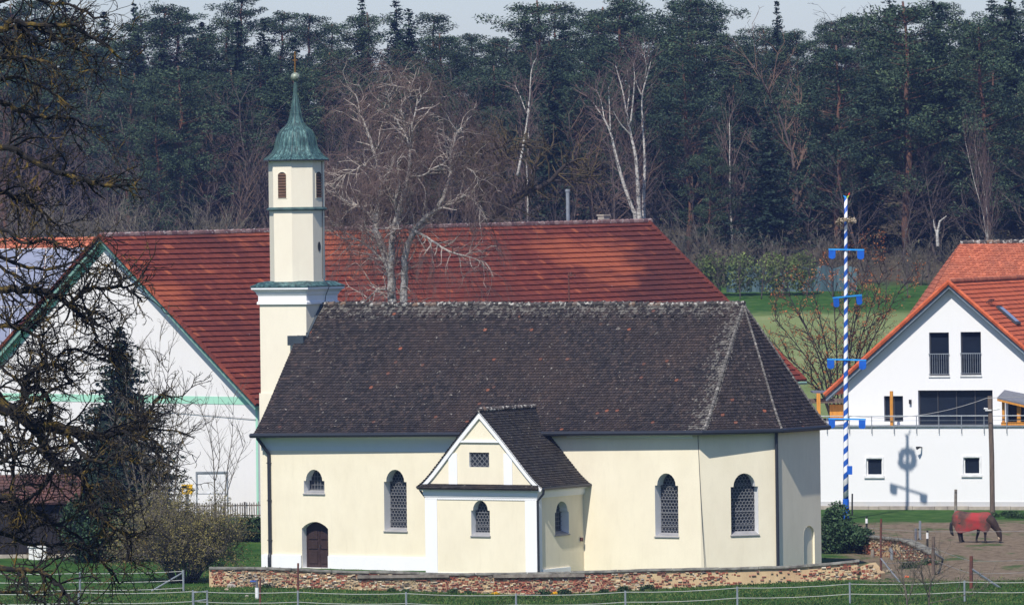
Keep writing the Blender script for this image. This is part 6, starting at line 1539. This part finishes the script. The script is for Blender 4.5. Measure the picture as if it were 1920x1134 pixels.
limbs = [
 ([(-240, 300), (-120, 262), (0, 275), (53, 296), (106, 323), (159, 339), (206, 349), (238, 346)], 6.5, 2.2, 0), ([(-260, 180), (-120, 190), (0, 193), (45, 210), (80, 222), (120, 220), (142, 226)], 5, 1.6, 1.2),
 ([(-260, 120), (-120, 112), (0, 108), (30, 106), (75, 112), (110, 130)], 4, 1.5, -.8), ([(-260, 150), (-100, 150), (0, 148), (50, 152), (100, 175), (132, 202)], 4, 1.3, .5),
 ([(-250, 90), (-100, 70), (0, 55), (20, 40), (48, 46), (95, 48), (140, 46), (170, 70), (200, 84), (226, 110)], 6, 1.5, -.4), ([(-250, 60), (-100, 10), (0, 0), (40, -10), (90, 5), (140, 12), (180, 35)], 5, 1.5, .9), ([(-100, 70), (0, 80), (40, 70), (70, 85), (110, 75), (150, 95), (175, 110)], 4, 1.3, 1.5),
 ([(-280, 420), (-120, 370), (0, 360), (27, 370), (58, 385), (95, 410), (120, 440)], 4.5, 1.3, 1.0), ([(-280, 460), (-120, 440), (0, 430), (40, 455), (90, 450), (130, 470)], 3.5, 1.2, -1.0),
 ([(-285, 560), (-120, 548), (0, 543), (35, 543), (85, 548), (106, 556), (130, 569), (155, 596), (166, 597), (176, 583)], 7, 3.2, 0), ([(171, 596), (176, 629), (190, 650), (208, 656), (212, 680)], 3.0, 1.2, .1), ([(130, 571), (152, 552), (176, 541), (226, 537), (247, 548), (268, 565)], 3.6, 1.4, .1), ([(226, 537), (222, 515), (205, 500), (192, 495)], 2, 1, .2),
 ([(-285, 640), (-120, 612), (0, 608), (28, 613), (53, 620), (74, 640), (85, 661), (84, 695)], 4.5, 1.8, -.6),
 ([(-290, 760), (-130, 720), (-40, 725), (0, 757), (28, 775), (59, 792), (104, 800), (125, 806), (160, 816), (191, 815), (226, 808), (250, 801), (271, 800), (279, 770), (299, 742)], 15, 2.0, 0),
 ([(59, 792), (73, 816), (90, 848), (111, 875), (149, 889), (167, 920), (176, 950), (205, 983), (240, 1008), (243, 1050)], 9, 1.8, .2), ([(240, 1008), (262, 1000), (275, 990)], 2, 1, .2), ([(149, 889), (180, 880), (200, 900), (215, 935)], 3, 1.2, -.3), ([(125, 806), (150, 850), (190, 865), (225, 858), (262, 870), (280, 880)], 3.5, 1.2, -.5),
 ([(45, 785), (42, 755), (48, 715), (66, 693), (96, 684), (120, 697), (132, 720)], 6, 2.0, .4), ([(48, 735), (62, 727), (82, 735), (94, 762), (96, 795), (108, 830)], 4.5, 2.0, .6), ([(-40, 880), (0, 866), (30, 851), (66, 842), (100, 853), (118, 872)], 4, 1.8, -.8),
 ([(-280, 960), (-120, 935), (0, 935), (30, 937), (66, 955), (101, 980), (142, 1002), (165, 1030)], 6, 1.8, .5), ([(106, 872), (81, 914), (50, 937), (35, 950)], 3.6, 2, .2), ([(-260, 1080), (-120, 1060), (0, 1066), (40, 1066), (76, 1071), (106, 1092), (127, 1118), (150, 1140)], 5.5, 2, -.5),
 ([(0, 800), (20, 830), (25, 870), (18, 930), (10, 960)], 4, 2, .9), ([(-260, 1000), (-100, 1010), (0, 1000), (60, 1020), (130, 1020), (190, 1050), (225, 1090)], 4.5, 1.4, 1.2), ([(-100, 640), (0, 690), (40, 720), (60, 760)], 3, 1.5, -1.2), ([(226, 808), (262, 820), (292, 840), (300, 870)], 2.4, 1, -.2), ([(-200, 1160), (-60, 1120), (30, 1110), (80, 1130)], 4, 1.5, .6),
 ([(96, 684), (120, 660), (150, 655), (185, 670), (215, 660), (240, 672)], 2.4, 1.0, .8), ([(0, 480), (50, 500), (95, 505), (140, 490), (165, 510)], 3, 1.1, -.9), ([(30, 300), (40, 340), (80, 400), (90, 440)], 2.2, 1.0, -.3), ([(-200, 480), (-60, 470), (0, 500), (50, 530), (80, 580), (110, 640)], 3.4, 1.1, .9)]
for pts, r0, r1, dd in limbs:
    P3 = spline([fp(a, b_, dd*min(1, .3+i*.25)) for i, (a, b_) in enumerate(pts)], 4); n_ = len(P3)
    P3 = [p+Vector((rb.gauss(0, .018), rb.gauss(0, .03), rb.gauss(0, .018))) for p in P3]
    rs = [(lerp(r0, r1, (i/(n_-1))**.9)*1.22+.25)/97.5*rb.uniform(.88, 1.14) for i in range(n_)]
    q = MB(); q.tube(P3, rs, 8)
    for i in range(1, n_):
        X = P3[i].x+fo_.x
        if X < -10.6: continue
        for _ in range(1 if rb.random() < .72 else 2):
            d = (P3[i]-P3[i-1]).normalized(); ax = d.orthogonal(); ax.rotate(Matrix.Rotation(rb.random()*2*PI, 3, d))
            grow(q, P3[i], d*.6+ax*.9, rb.uniform(.3, 1.1), max(.013, min(.028, rs[i]*.6)), 0, rb, fo3)
    q.build('limb', M['lichen'], ft)
# ---- grass tufts over the near meadow and yard
q = MB(); rb = random.Random(400)
for i in range(70000):
    X = rb.uniform(-24, 24); Y = rb.uniform(266, 283.8) if i % 8 else rb.uniform(284.5, 322)
    if Y > 284 and X > -5 and X < 14.5: continue
    if X > 15 and 281 < Y < 336 and (rb.random() < .93): continue
    if Y > 284 and X > 14.5 and rb.random() < .7: continue
    z = ground_z(X, Y); h = rb.uniform(.03, .10)*(1.35 if 283 < Y < 283.9 else 1); a = rb.random()*2*PI; dx_, dy_ = math.cos(a)*.035, math.sin(a)*.035; tl = rb.gauss(0, .05)
    n0 = len(q.v); q.v.extend([(X-dx_, Y-dy_, z-.02), (X+dx_, Y+dy_, z-.02), (X+tl, Y+rb.gauss(0, .04), z+h)]); q.f.append((n0, n0+1, n0+2)); q.m.append(0)
tag(q.build('grass', M['grassblade']), 'short green meadow grass in front of the garden wall', 'grass', kind='stuff')
# weeds at the foot of the wall, one leafy clump each
for i, (x, y, r_, col_) in enumerate(((850, 1108, .26, 0), (878, 1110, .2, 0), (1020, 1103, .34, 0), (1058, 1108, .30, 0), (1133, 1106, .2, 0), (1170, 1102, .28, 0), (1215, 1104, .3, 0), (735, 1106, .2, 0), (500, 1098, .22, 0), (1040, 1122, .16, 1), (930, 1130, .14, 1), (1705, 1065, .4, 0), (1740, 1058, .35, 0), (760, 1100, .16, 0), (1610, 1078, .3, 0), (1890, 968, .4, 0), (1905, 972, .5, 0), (1860, 970, .35, 0))):
    g0_ = P(x, y, 283.6) if x < 1600 else on_ground(x, y); q = MB(); g0_ = Vector((g0_.x, g0_.y, ground_z(g0_.x, g0_.y-.15)))
    for k in range(int(420*r_/.3)):
        v = Vector((rb.gauss(0, 1), rb.gauss(0, 1), rb.gauss(0, 1))).normalized()*rb.random()**.4*r_; leafq(q, Vector((v.x*1.3, v.y*.5-.05, abs(v.z)*.9)), rb.uniform(.03, .065), rb)
    o = q.build('weed_clump', M['ivy'] if not col_ else M['yellow']); o.location = g0_
    if col_: o.name = 'dandelion'
    tag(o, ('green weed clump growing at the foot of the garden wall' if x < 1600 else 'green weed clump in the paddock and by the ruined wall') if not col_ else 'yellow dandelions in the grass before the chapel', 'weed' if not col_ else 'flower', ('weeds along the garden wall' if x < 1600 else 'weeds in the paddock') if not col_ else 'dandelions in the meadow')
# ------------------------------------------------------------------ haze
hz = MB(); hz.box(-900, 900, -120, 2600, -6, 75)
m = bpy.data.materials.new('haze'); m.use_nodes = True; n = m.node_tree.nodes; n.clear(); l = m.node_tree.links
ou = n.new('ShaderNodeOutputMaterial'); pv = n.new('ShaderNodeVolumePrincipled'); pv.inputs['Color'].default_value = (.30, .46, 1, 1); pv.inputs['Density'].default_value = .00011; pv.inputs['Anisotropy'].default_value = 0.0
l.new(pv.outputs[0], ou.inputs['Volume'])
tag(hz.build('haze', m), 'thin bluish air', 'haze', kind='stuff')
